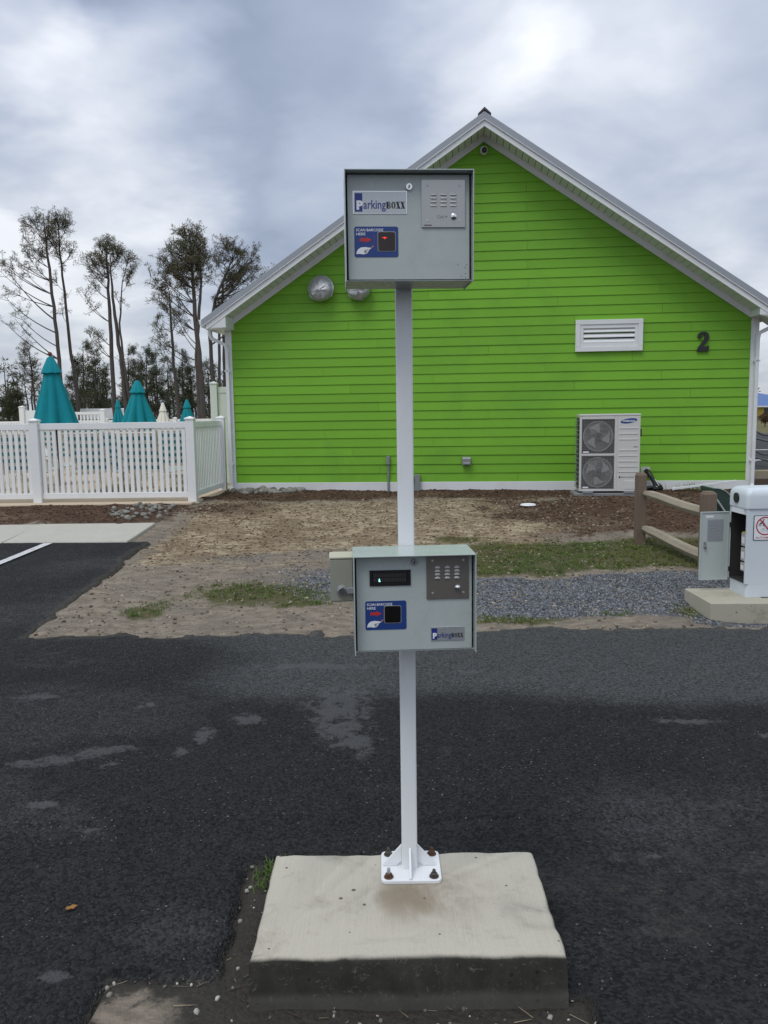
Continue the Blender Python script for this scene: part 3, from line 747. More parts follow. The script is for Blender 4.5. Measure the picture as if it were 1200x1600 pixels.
# ------------------------------------------------------------------ air conditioner
pad = tag(G().prism(rrect(-.56, .56, -.36, .12, .02), 0, .07, 'z').build('condenser_pad', concrete('grey_pad_concrete', (.24, .24, .235)), None, bevel=.01, loc=bpt(6.2, -.62, -.005), rz=ROT),
          'flat grey concrete pad under the air conditioner', 'pad')
ac = thing('air_conditioner', bpt(5.715, -.96, .065), ROT, 'ivory outdoor air conditioner with two stacked fans by the green wall', 'air conditioner')
ac.scale = (.955, 1, .99)
AW, AH, AD = .94, 1.21, .33
g = G(); g.box(0, AW, .022, AD, .03, AH); g.build('casing', ACW, ac, bevel=.012)
g = G(); g.box(-.004, AW + .004, -.004, AD + .004, AH - .028, AH + .004); g.build('top_cover', ACW, ac, bevel=.008)
g = G()
for a in ((0, .035, .03, AH - .03), (.545, .585, .03, AH - .03), (.0355, .5445, .03, .065), (.0355, .5445, .575, .61), (.0355, .5445, AH - .075, AH - .03)):
    g.box(a[0], a[1], 0, .0218, a[2], a[3])
g.build('front_frame', ACW, ac, bevel=.004)
G().box(.5855, AW, 0, .0218, .03, AH - .03).build('service_panel', ACW, ac, bevel=.004)
GRL = mat('dark_grille_wire', (.24, .235, .225), .5); FANP = mat('grey_fan_plastic', (.44, .43, .41), .45, var=.1); COIL = mat('dark_coil', (.06, .06, .058), .7)
for zc_ in (.32, .875):
    fg = link('fan_grille', None, ac, (.29, 0, zc_))
    hw, hh = .2545, .2645 if zc_ > .5 else .2545
    G().box(-hw, hw, .0165, .0215, -hh, hh).build('shroud', COIL, fg)
    G().lathe([(.235, 0), (.235, .006), (.222, .006), (.222, 0)], (0, .0164, 0), 'y', 40).build('ring', FANP, fg)
    a0 = rnd.random() * 6
    for k in range(3):
        g = G(); n = 8; pts = []
        for i in range(n + 1):
            t = i / n; a = a0 + k * 2.094 + .35 * t; pts.append((math.cos(a) * (.05 + .155 * t), math.sin(a) * (.05 + .155 * t)))
        for i in range(n, -1, -1):
            t = i / n; a = a0 + k * 2.094 + .35 * t + .55 + .55 * t; pts.append((math.cos(a) * (.05 + .155 * t), math.sin(a) * (.05 + .155 * t)))
        g.prism(pts, .0085, .0105); g.build('fan_blade', FANP, fg)
    G().lathe([(.052, 0), (.05, .006), (.02, .009), (.005, .0095)], (0, .0085, 0), 'y', 20).build('hub', FANP, fg, smooth=True)
    g = G()
    for k in range(22):
        x = -hw + (k + .5) * 2 * hw / 22; g.box(x - .0018, x + .0018, .0005, .003, -hh, hh)
    for k in range(22):
        zz = -hh + (k + .5) * 2 * hh / 22; g.box(-hw, hw, -.0018, .0004, zz - .0018, zz + .0018)
    for r_ in (.06, .03): g.lathe([(r_, 0), (r_, .003), (r_ - .005, .003), (r_ - .005, 0)], (0, -.0019, 0), 'y', 24)
    g.build('wire_guard', GRL, fg)
    G().box(-hw + .02, -hw + .11, -.003, -.0019, -hh + .012, -hh + .034).build('small_label', INKW, fg)
for k, zz in enumerate((.985, .90, .815, .65, .565, .48, .40, .32)):
    G().box(.612, AW - .035, -.006, .001, zz, zz + .018).build('pressed_rib', ACW, ac, bevel=.003)
bd = link('oval_badge', None, ac, (.76, 0, 1.105))
flat('badge_field', [ell(0, 0, .128, .036, 28, .14)], BLUE, bd, -.0005, .002)
t = lettering('badge_lettering', 'SAMSUNG', INKW, bd, 0, -.003, -.014, .026, .19, bold=.03, center=True)
lettering('model_text', 'INVERTER', INKG, ac, .84, -.001, .70, .018, .065, bold=.05)
lettering('label_text', 'DIGITAL INVERTER', INKG, ac, .66, -.001, .235, .018, .2, bold=.05)
flat('label_mark', [ell(.635, .244, .014, .017, 16)], INKK, ac, -.0002, .001)
G().box(.70, AW - .04, -.006, .001, .06, .19).build('valve_cover', ACW, ac, bevel=.01)
for x in (.06, .70):
    G().box(x, x + .16, -.03, AD + .03, 0, .03).build('foot', GREYMETAL, ac)
for k in range(15):
    G().box(-.028, -.0045, .03, AD - .02, .10 + k * .072, .108 + k * .072).build('coil_guard_bar', GREYMETAL, ac)
g = G()
for yy in (.06, .18, .28): g.box(-.032, -.0285, yy, yy + .006, .08, 1.14)
g.build('coil_guard_rod', GREYMETAL, ac)
G().box(-.004, -.0005, .03, AD - .01, .07, 1.16).build('coil', COIL, ac)
G().prism(rrect(-.012, .012, -.06, .06, .01), AW + .0045, AW + .04, 'x').build('side_handle', BLACKP, ac, loc=(0, .1, .92))

# ------------------------------------------------------------------ ticket pedestal
isl = thing('concrete_island', (.055, 2.42, 0), 0, 'pale concrete block with blackened front face under the pedestal', 'concrete base')
def slab_mesh():
    bm = bmesh.new()
    x0, x1, y0, y1 = -.458, .452, -.272, .275
    nx, ny = 26, 16
    def P(x, y, z): return bm.verts.new((x, y, z))
    g = G(); N_ = 40
    prof = [(.004, -.12), (.004, .012), (.003, .022), (.001, .032), (.0, .05), (.0, .128), (-.003, .140), (-.009, .147), (-.018, .150)]
    rings = []
    for off, z in prof:
        ring = []
        for (ax, ay), (bx, by) in (((x0, y0), (x1, y0)), ((x1, y0), (x1, y1)), ((x1, y1), (x0, y1)), ((x0, y1), (x0, y0))):
            for k in range(N_):
                t = k / N_; px, py = ax + (bx - ax) * t, ay + (by - ay) * t
                dx = off if px <= x0 + 1e-6 else 0
                ex = px + (-off if abs(px - x0) < 1e-6 else off if abs(px - x1) < 1e-6 else 0)
                ey = py + (-off if abs(py - y0) < 1e-6 else off * .4 if abs(py - y1) < 1e-6 else 0)
                n = (float(vnoise(np.array(px * 22. + z * 30), np.array(py * 22. + 4))) - .5) * .008
                ring.append((ex + n, ey + n, z + (n * .5 if z > .1 else 0)))
        rings.append(ring)
    n = len(rings[0]); vs_ = [q for r_ in rings for q in r_]
    fs_ = [(i * n + k, i * n + (k + 1) % n, (i + 1) * n + (k + 1) % n, (i + 1) * n + k) for i in range(len(rings) - 1) for k in range(n)]
    fs_.append(tuple((len(rings) - 1) * n + k for k in range(n)))
    g.add(vs_, fs_); return g
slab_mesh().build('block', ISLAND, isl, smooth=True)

ped = thing('steel_pedestal', (.071, 2.598, .15), 0, 'tall white square steel post bolted to the concrete block', 'post')
G().prism(rrect(-.027, .025, -.026, .026, .006), .012, 2.16, 'z').build('post', WHITE, ped, smooth=True)
G().prism(rrect(-.097, .103, -.093, .092, .018), 0, .012, 'z').build('base_plate', WHITE, ped, bevel=.002)
gus = [(.0265, .012), (.092, .012), (.092, .018), (.0265, .088)]
gus = [(.045, .0125), (.090, .0125), (.090, .018), (.0262, .090), (.0262, .034)]
for rz in (0, math.pi / 2, math.pi, -math.pi / 2):
    o = G().prism(gus, -.004, .004).build('gusset', WHITE, ped, bevel=.0015); o.rotation_euler = (0, 0, rz)
    if rz == 0 or rz == math.pi: o.location.x = -.001
for x, y, k in ((-.072, -.07, 0), (.078, -.07, 1), (-.072, .068, 2), (.078, .068, 3)):
    b_ = link('anchor_bolt', None, ped, (x, y, .012))
    mm = RUST if k in (0, 3) else mat('tarnished_bolt', (.10, .09, .08), .5, .7, var=.4, scale=90, dirt=(.13, .06, .03), dirt_amt=.8, dirt_scale=60)
    G().lathe([(.016, 0), (.016, .003), (.0145, .0035), (.005, .0035)], (0, 0, 0), 'z', 18).build('washer', mm, b_)
    G().lathe([(.0115, .0035), (.0115, .013), (.0095, .015), (.005, .015)], (0, 0, 0), 'z', 6).build('nut', mm, b_)
    G().lathe([(.0058, .014), (.0058, .03 if k == 0 else .023), (.004, .033 if k == 0 else .026), (.001, .034 if k == 0 else .027)], (0, 0, 0), 'z', 10).build('stud', GALV if k == 0 else mm, b_, smooth=True)

LOUV = mat('louver_metal', (.62, .61, .58), .4, .5)
def louver_group(parent, xs_, zs_, w, h, y):
    for x in xs_:
        for z in zs_:
            g = G(); n = 10
            top = [(x + w / 2 * math.cos(math.pi * k / n), z + h * .9 * math.sin(math.pi * k / n)) for k in range(n + 1)]
            # punched hood: bulges out, open below
            vs_ = []; 
            for a, b in top: vs_.append((a, y, b))
            for a, b in top: vs_.append((x + (a - x) * .82, y - .0035, z + (b - z) * .55))
            g.add(vs_, [(k, k + 1, n + 2 + k, n + 1 + k) for k in range(n)] + [tuple(range(n + 1, 2 * n + 2))])
            g.build('louver', LOUV, parent)
            flat('louver_slot', [[(x - w * .42, z - h * .05), (x + w * .42, z - h * .05), (x + w * .36, z + h * .28), (x - w * .36, z + h * .28)]], DARK, parent, y - .0002, .0006)

def hand_print(parent, x, z, s, y):
    """pale hand reaching up to the reader, with dark finger lines"""
    p = [(0, .05), (.02, .30), (.12, .55), (.3, .75), (.55, .80), (.78, .76), (.97, .72), (1.02, .66), (.96, .58), (.86, .52), (.80, .32), (.70, .10), (.5, .02), (.2, .08)]
    flat('hand_print', [[(x + a * s, z + b * s * .62) for a, b in p]], INKW, parent, y, .0004)
    ln = [[(.50, .40), (.80, .56), (.81, .52), (.52, .36)], [(.50, .30), (.74, .38), (.74, .34), (.51, .26)], [(.55, .16), (.70, .24), (.70, .20), (.56, .12)], [(.60, .48), (.66, .20), (.63, .18), (.57, .46)]]
    flat('finger_lines', [[(x + a * s, z + b * s * .62) for a, b in q] for q in ln], INKK, parent, y - .0005, .0003)
    tk = [[(.92, .62), (1.12, .86), (1.16, .83), (.97, .58)], [(1.0, .92), (1.18, .90), (1.18, .84), (1.02, .86)]]
    flat('ticket_print', [[(x + a * s, z + b * s * .62) for a, b in q] for q in tk], mat('pale_red_print', (.5, .25, .25), .5), parent, y - .0003, .0004)

def boxx_letters(parent, x, z, w, h, y):
    """fat-face capitals B O X X built stroke by stroke"""
    lw = w / 4.0; polys = []
    def X_(x0):
        a, b = x0 + lw * .04, x0 + lw * .96
        polys.append([(a, z + h), (a + lw * .42, z + h), (b, z), (b - lw * .42, z)])
        polys.append([(b - lw * .22, z + h * .93), (b - lw * .10, z + h * .93), (a + lw * .22, z + h * .07), (a + lw * .10, z + h * .07)])
        for q0, q1, zz in ((a - lw * .02, a + lw * .5, z + h * .94), (b - lw * .36, b + lw * .02, z + h * .94), (a - lw * .02, a + lw * .36, z), (b - lw * .5, b + lw * .02, z)):
            polys.append([(q0, zz), (q1, zz), (q1, zz + h * .06), (q0, zz + h * .06)])
    # B
    b0 = x
    polys.append([(b0, z), (b0 + lw * .46, z), (b0 + lw * .46, z + h), (b0, z + h)])
    for z0, z1, ex in ((z, z + h * .5, .94), (z + h * .5, z + h, .88)):
        zc2, rr = (z0 + z1) / 2, (z1 - z0) / 2; arc = []; inn = []
        for k in range(9):
            a = -math.pi / 2 + math.pi * k / 8
            arc.append((b0 + lw * .55 + lw * (ex - .55) * math.cos(a), zc2 + rr * math.sin(a))); inn.append((b0 + lw * .55 + lw * .09 * math.cos(a), zc2 + rr * .72 * math.sin(a)))
        polys.append([(b0 + lw * .46, z0), (b0 + lw * .55, z0)] + [(b0 + lw * .55, z0 + rr * .28), (b0 + lw * .46, z0 + rr * .28)])
        polys.append([(b0 + lw * .46, z1 - rr * .28), (b0 + lw * .55, z1 - rr * .28), (b0 + lw * .55, z1), (b0 + lw * .46, z1)])
        for k in range(8): polys.append([arc[k], arc[k + 1], inn[k + 1], inn[k]])
    # O, a split ring
    o0 = x + lw; n = 22; oc = (o0 + lw * .5, z + h * .5)
    out = [(oc[0] + lw * .46 * math.cos(2 * math.pi * k / n), oc[1] + h * .5 * math.sin(2 * math.pi * k / n)) for k in range(n)]
    inn = [(oc[0] + lw * .14 * math.cos(2 * math.pi * k / n), oc[1] + h * .43 * math.sin(2 * math.pi * k / n)) for k in range(n)]
    for k in range(n): polys.append([out[k], out[(k + 1) % n], inn[(k + 1) % n], inn[k]])
    X_(x + 2 * lw); X_(x + 3 * lw)
    flat('bold_lettering', polys, INKK, parent, y, .0004)

def brand_plate(parent, x0, x1, z0, z1, y, rim):
    p = link('brand_plate', None, parent, (x0, y, z0)); w, h = x1 - x0, z1 - z0
    if rim: G().prism(rrect(-.002, w + .002, -.002, h + .002, .002), -.0016, 0).build('plate_edge', CHROME, p)
    G().prism([(0, 0), (w, 0), (w, h), (0, h)], -.0024, 0 if not rim else -.0017).build('plate', PLATE, p)
    yy = -.0025
    bw = w * .145 if rim else w * .165
    flat('blue_field', [[(w * .022, h * .06), (w * .022 + bw, h * .06), (w * .022 + bw, h * .93), (w * .022, h * .93)]], NAVY, p, yy, .0004)
    lettering('letter_p', 'P', INKW, p, w * .055, yy - .0006, h * .18, h * .40, w * .125, bold=.06)
    lettering('sans_lettering', 'arking', NAVY, p, w * .185, yy - .0002, h * .20, h * .43, w * .425, bold=.012)
    boxx_letters(p, w * .62, h * .20, w * .355, h * .33, yy)
    return p

def scan_sticker(parent, x0, x1, z0, z1, win, y, lit):
    s = link('scan_sticker', None, parent, (x0, y, z0)); w, h = x1 - x0, z1 - z0
    G().prism(rrect(0, w, 0, h, .006), -.0012, 0).build('sticker', BLUE, s)
    lettering('sticker_lettering', 'SCAN BARCODE', INKW, s, w * .04, -.0014, h * .845, h * .09, w * .62, bold=.01)
    lettering('sticker_lettering', 'HERE', INKW, s, w * .045, -.0014, h * .715, h * .09, w * .205, bold=.01)
    ax0, ax1, az = w * .12, w * .40, h * .565
    flat('red_arrow', [[(ax0, az - h * .055), (ax0 + (ax1 - ax0) * .55, az - h * .055), (ax0 + (ax1 - ax0) * .5, az - h * .10), (ax1, az), (ax0 + (ax1 - ax0) * .5, az + h * .10), (ax0 + (ax1 - ax0) * .55, az + h * .055), (ax0, az + h * .055)]], INKR, s, -.0013, .0004)
    flat('beam_print', [[(w * .445, h * .35), (w * .45, h * .35), (w * .45, h * .75), (w * .445, h * .75)]], INKR, s, -.0013, .0004)
    hand_print(s, w * .04, h * .08, w * .34, -.0013)
    a0, a1, b0, b1 = win
    G().prism(rrect(a0 - x0 - .0022, a1 - x0 + .0022, b0 - z0 - .0022, b1 - z0 + .0022, .006), -.002, -.0011).build('window_rim', GREYMETAL, s)
    glass = mat('dark_scanner_glass', (.018, .006, .006), .12, var=.1) if lit else mat('black_scanner_glass', (.008, .007, .007), .15, var=.1)
    G().prism(rrect(a0 - x0, a1 - x0, b0 - z0, b1 - z0, .005), -.003, -.0021).build('scanner_window', glass, s)
    if lit:
        cx, cz = (a0 + a1) / 2 - x0 - (a1 - a0) * .12, b0 - z0 + (b1 - b0) * .70; q = (a1 - a0) * .7
        flat('laser_spot', [[(cx - q * .26, cz), (cx - q * .05, cz + q * .03), (cx, cz + q * .06), (cx + q * .05, cz + q * .03), (cx + q * .22, cz), (cx + q * .04, cz - q * .03), (cx, cz - q * .13), (cx - q * .04, cz - q * .03)]], emit('red_laser_glow', (.9, .03, .02), 1.2), s, -.0031, .0004)
    return s

def intercom(parent, x0, x1, z0, z1, y, cols, rows, lw, lh, btn, call, m):
    p = link('intercom_panel', None, parent, (0, y, 0))
    G().box(x0, x1, -.004, 0, z0, z1).build('face_plate', m, p, bevel=.0008)
    louver_group(p, cols, rows, lw, lh, -.0042)
    bx, bz = btn
    G().lathe([(.0085, 0), (.0085, .004), (.0062, .0055), (.001, .006)], (bx, -.004, bz), 'y', 20).build('button_ring', CHROME, p, smooth=True)
    G().lathe([(.0056, .0052), (.0052, .0085), (.002, .0095), (.0005, .0096)], (bx, -.004, bz), 'y', 16).build('call_button', CHROME, p, smooth=True)
    for sx_ in (x0 + (x1 - x0) * .14, x1 - (x1 - x0) * .13):
        for sz_ in (z0 + (z1 - z0) * .14, z1 - (z1 - z0) * .12):
            G().lathe([(.0036, 0), (.0034, .001), (.0005, .0014)], (sx_, -.004, sz_), 'y', 12).build('screw', GALV, p, smooth=True)
    if call:
        lettering('call_lettering', 'Call', INKG, p, bx - .049, -.0044, bz - .004, .0085, .0195, bold=.02)
        flat('phone_mark', [ell(bx - .0215, bz, .0032, .0022, 12, .5), [(bx - .026, bz + .0005), (bx - .021, bz + .003), (bx - .0195, bz + .0022), (bx - .024, bz - .0008)]], INKG, p, -.0042, .0003)
        lettering('maker_lettering', 'VIKING', INKK, p, x0 + .006, -.0044, z0 + .0045, .0035, .023, bold=.05)
    return p

BW, BH, BD = .368, .302, .186
def terminal(name, loc, label, low):
    T = thing(name, loc, R(3.2), label, 'access terminal')
    h = BW / 2; t = .003
    g = G()
    yb_t, yb_b = -BD, -BD + (.012 if not low else .0)
    g.box(-h, h, yb_t, 0, BH - t, BH)                                          # hood plate
    for x0, x1 in ((-h, -h + t), (h - t, h)):                                  # side wings, running forward of the door
        g.prism([(0, -.004 if not low else 0), (yb_b, -.004 if not low else 0), (yb_t, BH - t - .0002), (0, BH - t - .0002)], x0, x1, 'x')
    g.box(-h + t + .0002, h - t - .0002, -.15, 0, 0, t)                        # bottom
    g.box(-h + t + .0002, h - t - .0002, -.004, 0, t + .0002, BH - t - .0002)  # back
    g.build('housing', BOXP, T, bevel=.0008)
    dx0, dx1, dz0, dz1 = -h + .0085, h - .0085, .004, BH - .006
    yd = -.152
    G().box(dx0, dx1, yd, yd + .012, dz0, dz1).build('door', BOXP, T, bevel=.0012)
    G().box(-h + t + .001, h - t - .001, yd + .0125, yd + .016, dz0, dz1).build('door_gasket', DARK, T)
    dw, dh = dx1 - dx0, dz1 - dz0
    def ux(u): return dx0 + u * dw
    def vz(v): return dz1 - v * dh
    lk = link('lock', None, T, (ux(.504 if not low else .5), yd, vz(.118 if not low else .065)))
    G().lathe([(.0105, 0), (.0105, .004), (.009, .006), (.001, .006)], (0, 0, 0), 'y', 22).build('lock_body', CHROME if not low else GREYMETAL, lk, smooth=True)
    flat('keyway', [[(-.0028, -.004), (.0004, -.006), (.0028, .003), (-.0006, .0055)]], BLACKP, lk, -.0061, .0005)
    if not low:
        intercom(T, ux(.604), ux(.964), vz(.504), vz(.05), yd, [ux(.705), ux(.786), ux(.866)], [vz(.20), vz(.233), vz(.268), vz(.304)], .0195, .0085, (ux(.869), vz(.402)), True, STEEL)
        brand_plate(T, ux(.05), ux(.481), vz(.364), vz(.164), yd, True)
        scan_sticker(T, ux(.052), ux(.411), vz(.783), vz(.492), (ux(.247), ux(.386), vz(.723), vz(.546)), yd, True)
        g = G()
        for (a, b) in ((.905, .855), (.963, .885), (.965, .945), (.967, .985), (.93, .97), (.975, .86)):
            g.prism(ell(ux(a), vz(b), .0014, .0014, 8), yd - .0003, yd)
        g.build('paint_chip', mat('chip_brown', (.05, .035, .025), .8), T)
    else:
        intercom(T, ux(.605), ux(.972), vz(.462), vz(.0), yd, [ux(.70), ux(.785), ux(.868)], [vz(.135), vz(.172), vz(.208), vz(.245)], .0175, .0075, (ux(.873), vz(.345)), False, mat('dull_bronze_plate', (.19, .17, .148), .45, .6, var=.05, scale=10))
        brand_plate(T, ux(.64), ux(.93), vz(.905), vz(.765), yd, False)
        scan_sticker(T, ux(.072), ux(.428), vz(.775), vz(.47), (ux(.24), ux(.378), vz(.70), vz(.525)), yd, False)
        dsp = link('display', None, T, (0, yd, 0))
        x0, x1, z0, z1 = ux(.114), ux(.468), vz(.31), vz(.145)
        g = G()
        for a in ((x0, x1, z0, z0 + .008), (x0, x1, z1 - .008, z1), (x0, x0 + .008, z0 + .0081, z1 - .0081), (x1 - .008, x1, z0 + .0081, z1 - .0081)): g.box(a[0], a[1], -.003, 0, a[2], a[3])
        g.build('bezel', BLACKP, dsp)
        G().box(x0 + .0081, x1 - .0081, -.0012, 0, z0 + .0081, z1 - .0081).build('screen', mat('dark_display', (.018, .018, .018), .15), dsp)
        g = G()
        for r_ in range(2):
            for k in range(20):
                a = x0 + .012 + k * (x1 - x0 - .024) / 20; zz = z0 + .012 + r_ * .0145
                g.box(a, a + .0033, -.0016, -.0013, zz, zz + .0125)
        g.build('character_cells', mat('display_cells', (.045, .043, .04), .3), dsp)
        cx = x0 + (x1 - x0) * .24
        flat('lit_character', [[(cx - .0025, z0 + .013), (cx + .0025, z0 + .013), (cx + .0025, z0 + .016), (cx + .0005, z0 + .017), (cx + .0005, z0 + .0225), (cx - .0015, z0 + .0225), (cx - .0025, z0 + .017)]], emit('display_cyan_glow', (.35, .95, .85), 1.2), dsp, -.0017, .0004)
    return T
terminal('access_terminal', (.0745, 2.5705, 2.068), 'upper grey metal box with call button and glowing red scanner, high on the post', False)
terminal('access_terminal', (.0805, 2.5705, .965), 'lower grey metal box with dark display and bronze speaker plate, mid post', True)

eb = thing('electrical_box', (-.135, 2.50, 1.104), R(3.2), 'small grey utility box with round lock left of the lower terminal', 'electrical box')
EBM = mat('khaki_grey_box', (.27, .275, .22), .5, var=.06)
G().box(-.036, .034, -.008, .085, 0, .138).build('body', EBM, eb, bevel=.003)
G().box(-.038, .036, -.012, .09, .1382, .143).build('lid', mat('beige_lid', (.50, .49, .36), .5), eb, bevel=.001)
G().box(-.0355, .0335, -.0105, -.0082, .004, .134).build('cover', EBM, eb, bevel=.001)
lk = link('lock', None, eb, (.0, -.0106, .038))
G().lathe([(.0175, 0), (.0175, .006), (.015, .0075), (.001, .0075)], (0, 0, 0), 'y', 20).build('lock_disc', GREYMETAL, lk, smooth=True)
G().lathe([(.0125, .0076), (.0125, .016), (.011, .018), (.001, .018)], (0, 0, 0), 'y', 18).build('lock_knob', CHROME, lk, smooth=True)
G().prism(rrect(.0126, .046, -.010, .010, .006), -.012, -.001).build('hasp', GREYMETAL, lk, bevel=.002)

# ------------------------------------------------------------------ gate operator cabinet
gp = tag(G().prism([(2.605, 6.36), (3.75, 6.30), (3.78, 6.98), (2.60, 6.92)], -.06, .14, 'z').build('cabinet_base', concrete('base_concrete', (.42, .395, .31), amt=.7), None, bevel=.006),
         'pale concrete slab under the white gate cabinet', 'concrete base')
CABW = mat('pale_blue_white_coat', (.62, .67, .70), .38, var=.025, scale=4, dirt=(.4, .4, .36), dirt_amt=.15)
DOORM = mat('pale_green_grey_coat', (.45, .50, .48), .4, var=.03)
cab = thing('gate_cabinet', (2.952, 6.545, .14), R(1.5), 'white gate barrier cabinet with open side door on a concrete slab', 'gate cabinet')
CW_, CD_, CH_ = .43, .315, .735
g = G()
g.prism(rrect(.012, CW_ - .002, .0, CD_, .03), 0, .11, 'z')
g.box(.0, CW_, .0, .004, .1105, CH_)                                    # front skin
g.box(.0, CW_, CD_ - .004, CD_, .1105, CH_); g.box(CW_ - .004, CW_, .0045, CD_ - .0045, .1105, CH_)
g.box(.0, .004, .0045, .022, .1105, CH_); g.box(.0, .004, CD_ - .02, CD_ - .0045, .1105, CH_); g.box(.0, .004, .0225, CD_ - .0205, CH_ - .055, CH_)
g.build('housing', CABW, cab, bevel=.0015)
g = G(); g.box(.006, CW_ - .006, .006, CD_ - .006, .112, .116); g.box(.20, .204, .0085, CD_ - .0085, .118, CH_ - .01); g.box(.005, .19, .0046, .008, .118, CH_ - .01); g.box(.005, .19, CD_ - .008, CD_ - .0046, .118, CH_ - .01); g.box(.005, .19, .0086, CD_ - .0086, CH_ - .012, CH_ - .009); g.build('interior', mat('dark_interior', (.03, .028, .027), .7), cab)
for k, (zz, hh) in enumerate(((.20, .07), (.285, .11), (.41, .11))):
    m_ = mat('module_grey', (.42, .42, .36), .5)
    o = link('control_module', None, cab, (.03, .085, zz)); G().box(0, .12, .0, .07, 0, hh).build('case', m_, o, bevel=.003)
    G().box(-.001, .0, .01, .06, hh * .2, hh * .7).build('module_label', INKW, o)
    if k == 2: G().box(.0, .12, .002, .048, hh + .0002, hh + .01).build('yellow_strip', mat('yellow_strip', (.5, .45, .04), .5), o)
# rounded hood
hg = G(); rings = []
for off, z in ((.012, CH_ + .001), (.012, CH_ + .10), (.008, CH_ + .125), (-.004, CH_ + .147), (-.02, CH_ + .160), (-.045, CH_ + .166), (-.10, CH_ + .168)):
    rings.append([(x, y, z) for x, y in rrect(-off, CW_ + off, -off, CD_ + off, .035 if off > 0 else .04, 6)])
n = len(rings[0]); hg.add([q for r_ in rings for q in r_], [(i * n + k, i * n + (k + 1) % n, (i + 1) * n + (k + 1) % n, (i + 1) * n + k) for i in range(len(rings) - 1) for k in range(n)] + [tuple(range(n))[::-1], tuple((len(rings) - 1) * n + k for k in range(n))])
hg.build('hood', CABW, cab, smooth=True)
G().lathe([(.042, 0), (.042, .012), (.034, .016), (.001, .016)], (-.012, .17, CH_ + .075), 'x', 22).build('port_cap', BLACKP, cab, smooth=True)
o = cab.children[-1]; o.data.transform(Matrix.Translation((-.012, 0, 0)) )
nd = link('name_label', None, cab, (0, 0, 0))
G().box(-.0125, -.0005, .05, .25, CH_ - .05, CH_ - .012).build('label_plate', INKW, nd)
# door swung open on its rear hinge
dr = link('door', None, cab, (-.012, CD_ - .008, .095)); dr.rotation_euler = (0, 0, R(4))
G().box(-.255, -.004, -.016, 0, 0, .585).build('door_panel', DOORM, dr, bevel=.003)
g = G()
for a in ((-.255, -.004, .578, .5849), (-.255, -.004, .0001, .007), (-.2549, -.248, .0072, .5775), (-.011, -.0041, .0072, .5775)): g.box(a[0], a[1], -.022, -.0162, a[2], a[3])
g.build('door_lip', DOORM, dr)
G().box(-.195, -.055, -.0185, -.0163, .335, .52).build('wiring_sheet', mat('grey_sheet', (.29, .31, .33), .6, var=.15, scale=40), dr)
g = G()
for k in range(9):
    g.box(-.185, -.185 + .06 + .05 * rnd.random(), -.0189, -.0186, .35 + k * .018, .354 + k * .018)
g.build('sheet_print', INKG, dr)
G().box(-.21, -.145, -.0176, -.0163, .535, .555).build('small_label', INKW, dr)
lt = link('latch', None, dr, (-.215, -.0163, .29))
G().prism(rrect(-.010, .010, -.015, .04, .006), -.008, 0).build('latch_plate', GREYMETAL, lt); G().lathe([(.012, .008), (.012, .02), (.001, .021)], (0, 0, -.005), 'y', 14).build('latch_knob', CHROME, lt, smooth=True)
for zz in (.09, .47):
    G().tube([(.001, -.02, zz - .02), (.001, -.02, zz + .025)], .008, 10).build('hinge', CHROME, dr, smooth=True)
# warning sign on the front
sg = link('warning_sign', None, cab, (.052, -.0008, .475)); sw, sh = .30, .205
G().prism(rrect(0, sw, 0, sh, .008), -.003, 0).build('sign_border', mat('sign_navy', (.012, .015, .05), .4), sg)
G().prism(rrect(.005, sw - .005, .005, sh - .005, .006), -.0042, -.0031).build('sign_face', INKW, sg)
rc = (.095, .118); ro, ri, n = .076, .066, 36
flat('red_ring', [[(rc[0] + ro * math.cos(2 * math.pi * k / n), rc[1] + ro * math.sin(2 * math.pi * k / n)), (rc[0] + ro * math.cos(2 * math.pi * (k + 1) / n), rc[1] + ro * math.sin(2 * math.pi * (k + 1) / n)),
                   (rc[0] + ri * math.cos(2 * math.pi * (k + 1) / n), rc[1] + ri * math.sin(2 * math.pi * (k + 1) / n)), (rc[0] + ri * math.cos(2 * math.pi * k / n), rc[1] + ri * math.sin(2 * math.pi * k / n))] for k in range(n)], INKR, sg, -.0045, .0005)
ringp = lambda cx, cz, a, b, n=16: [[(cx + a * math.cos(2 * math.pi * k / n), cz + a * math.sin(2 * math.pi * k / n)), (cx + a * math.cos(2 * math.pi * (k + 1) / n), cz + a * math.sin(2 * math.pi * (k + 1) / n)), (cx + b * math.cos(2 * math.pi * (k + 1) / n), cz + b * math.sin(2 * math.pi * (k + 1) / n)), (cx + b * math.cos(2 * math.pi * k / n), cz + b * math.sin(2 * math.pi * k / n))] for k in range(n)]
# motorcycle with rider, bicycle, walker
flat('motorcycle_mark', ringp(.052, .128, .011, .006) + ringp(.086, .126, .011, .006) + [[(.05, .138), (.09, .134), (.088, .145), (.07, .148), (.055, .147)], [(.066, .148), (.078, .148), (.084, .163), (.074, .166)], ell(.081, .171, .005, .005, 12)], INKK, sg, -.0043, .0005)
flat('walker_mark', [ell(.125, .166, .006, .006, 12), [(.119, .158), (.131, .158), (.130, .132), (.120, .132)], [(.120, .132), (.126, .132), (.121, .108), (.115, .108)], [(.125, .132), (.131, .132), (.138, .11), (.132, .108)]], INKK, sg, -.0043, .0005)
flat('bicycle_mark', ringp(.078, .085, .013, .011) + ringp(.112, .085, .013, .011) + [[(.078, .086), (.088, .104), (.090, .103), (.080, .085)], [(.088, .104), (.108, .104), (.108, .1025), (.088, .1025)], [(.106, .106), (.112, .086), (.1105, .085), (.1045, .106)]], INKG, sg, -.0043, .0005)
flat('red_bar', [[(.046, .170), (.053, .177), (.146, .068), (.139, .061)]], INKR, sg, -.005, .0005)
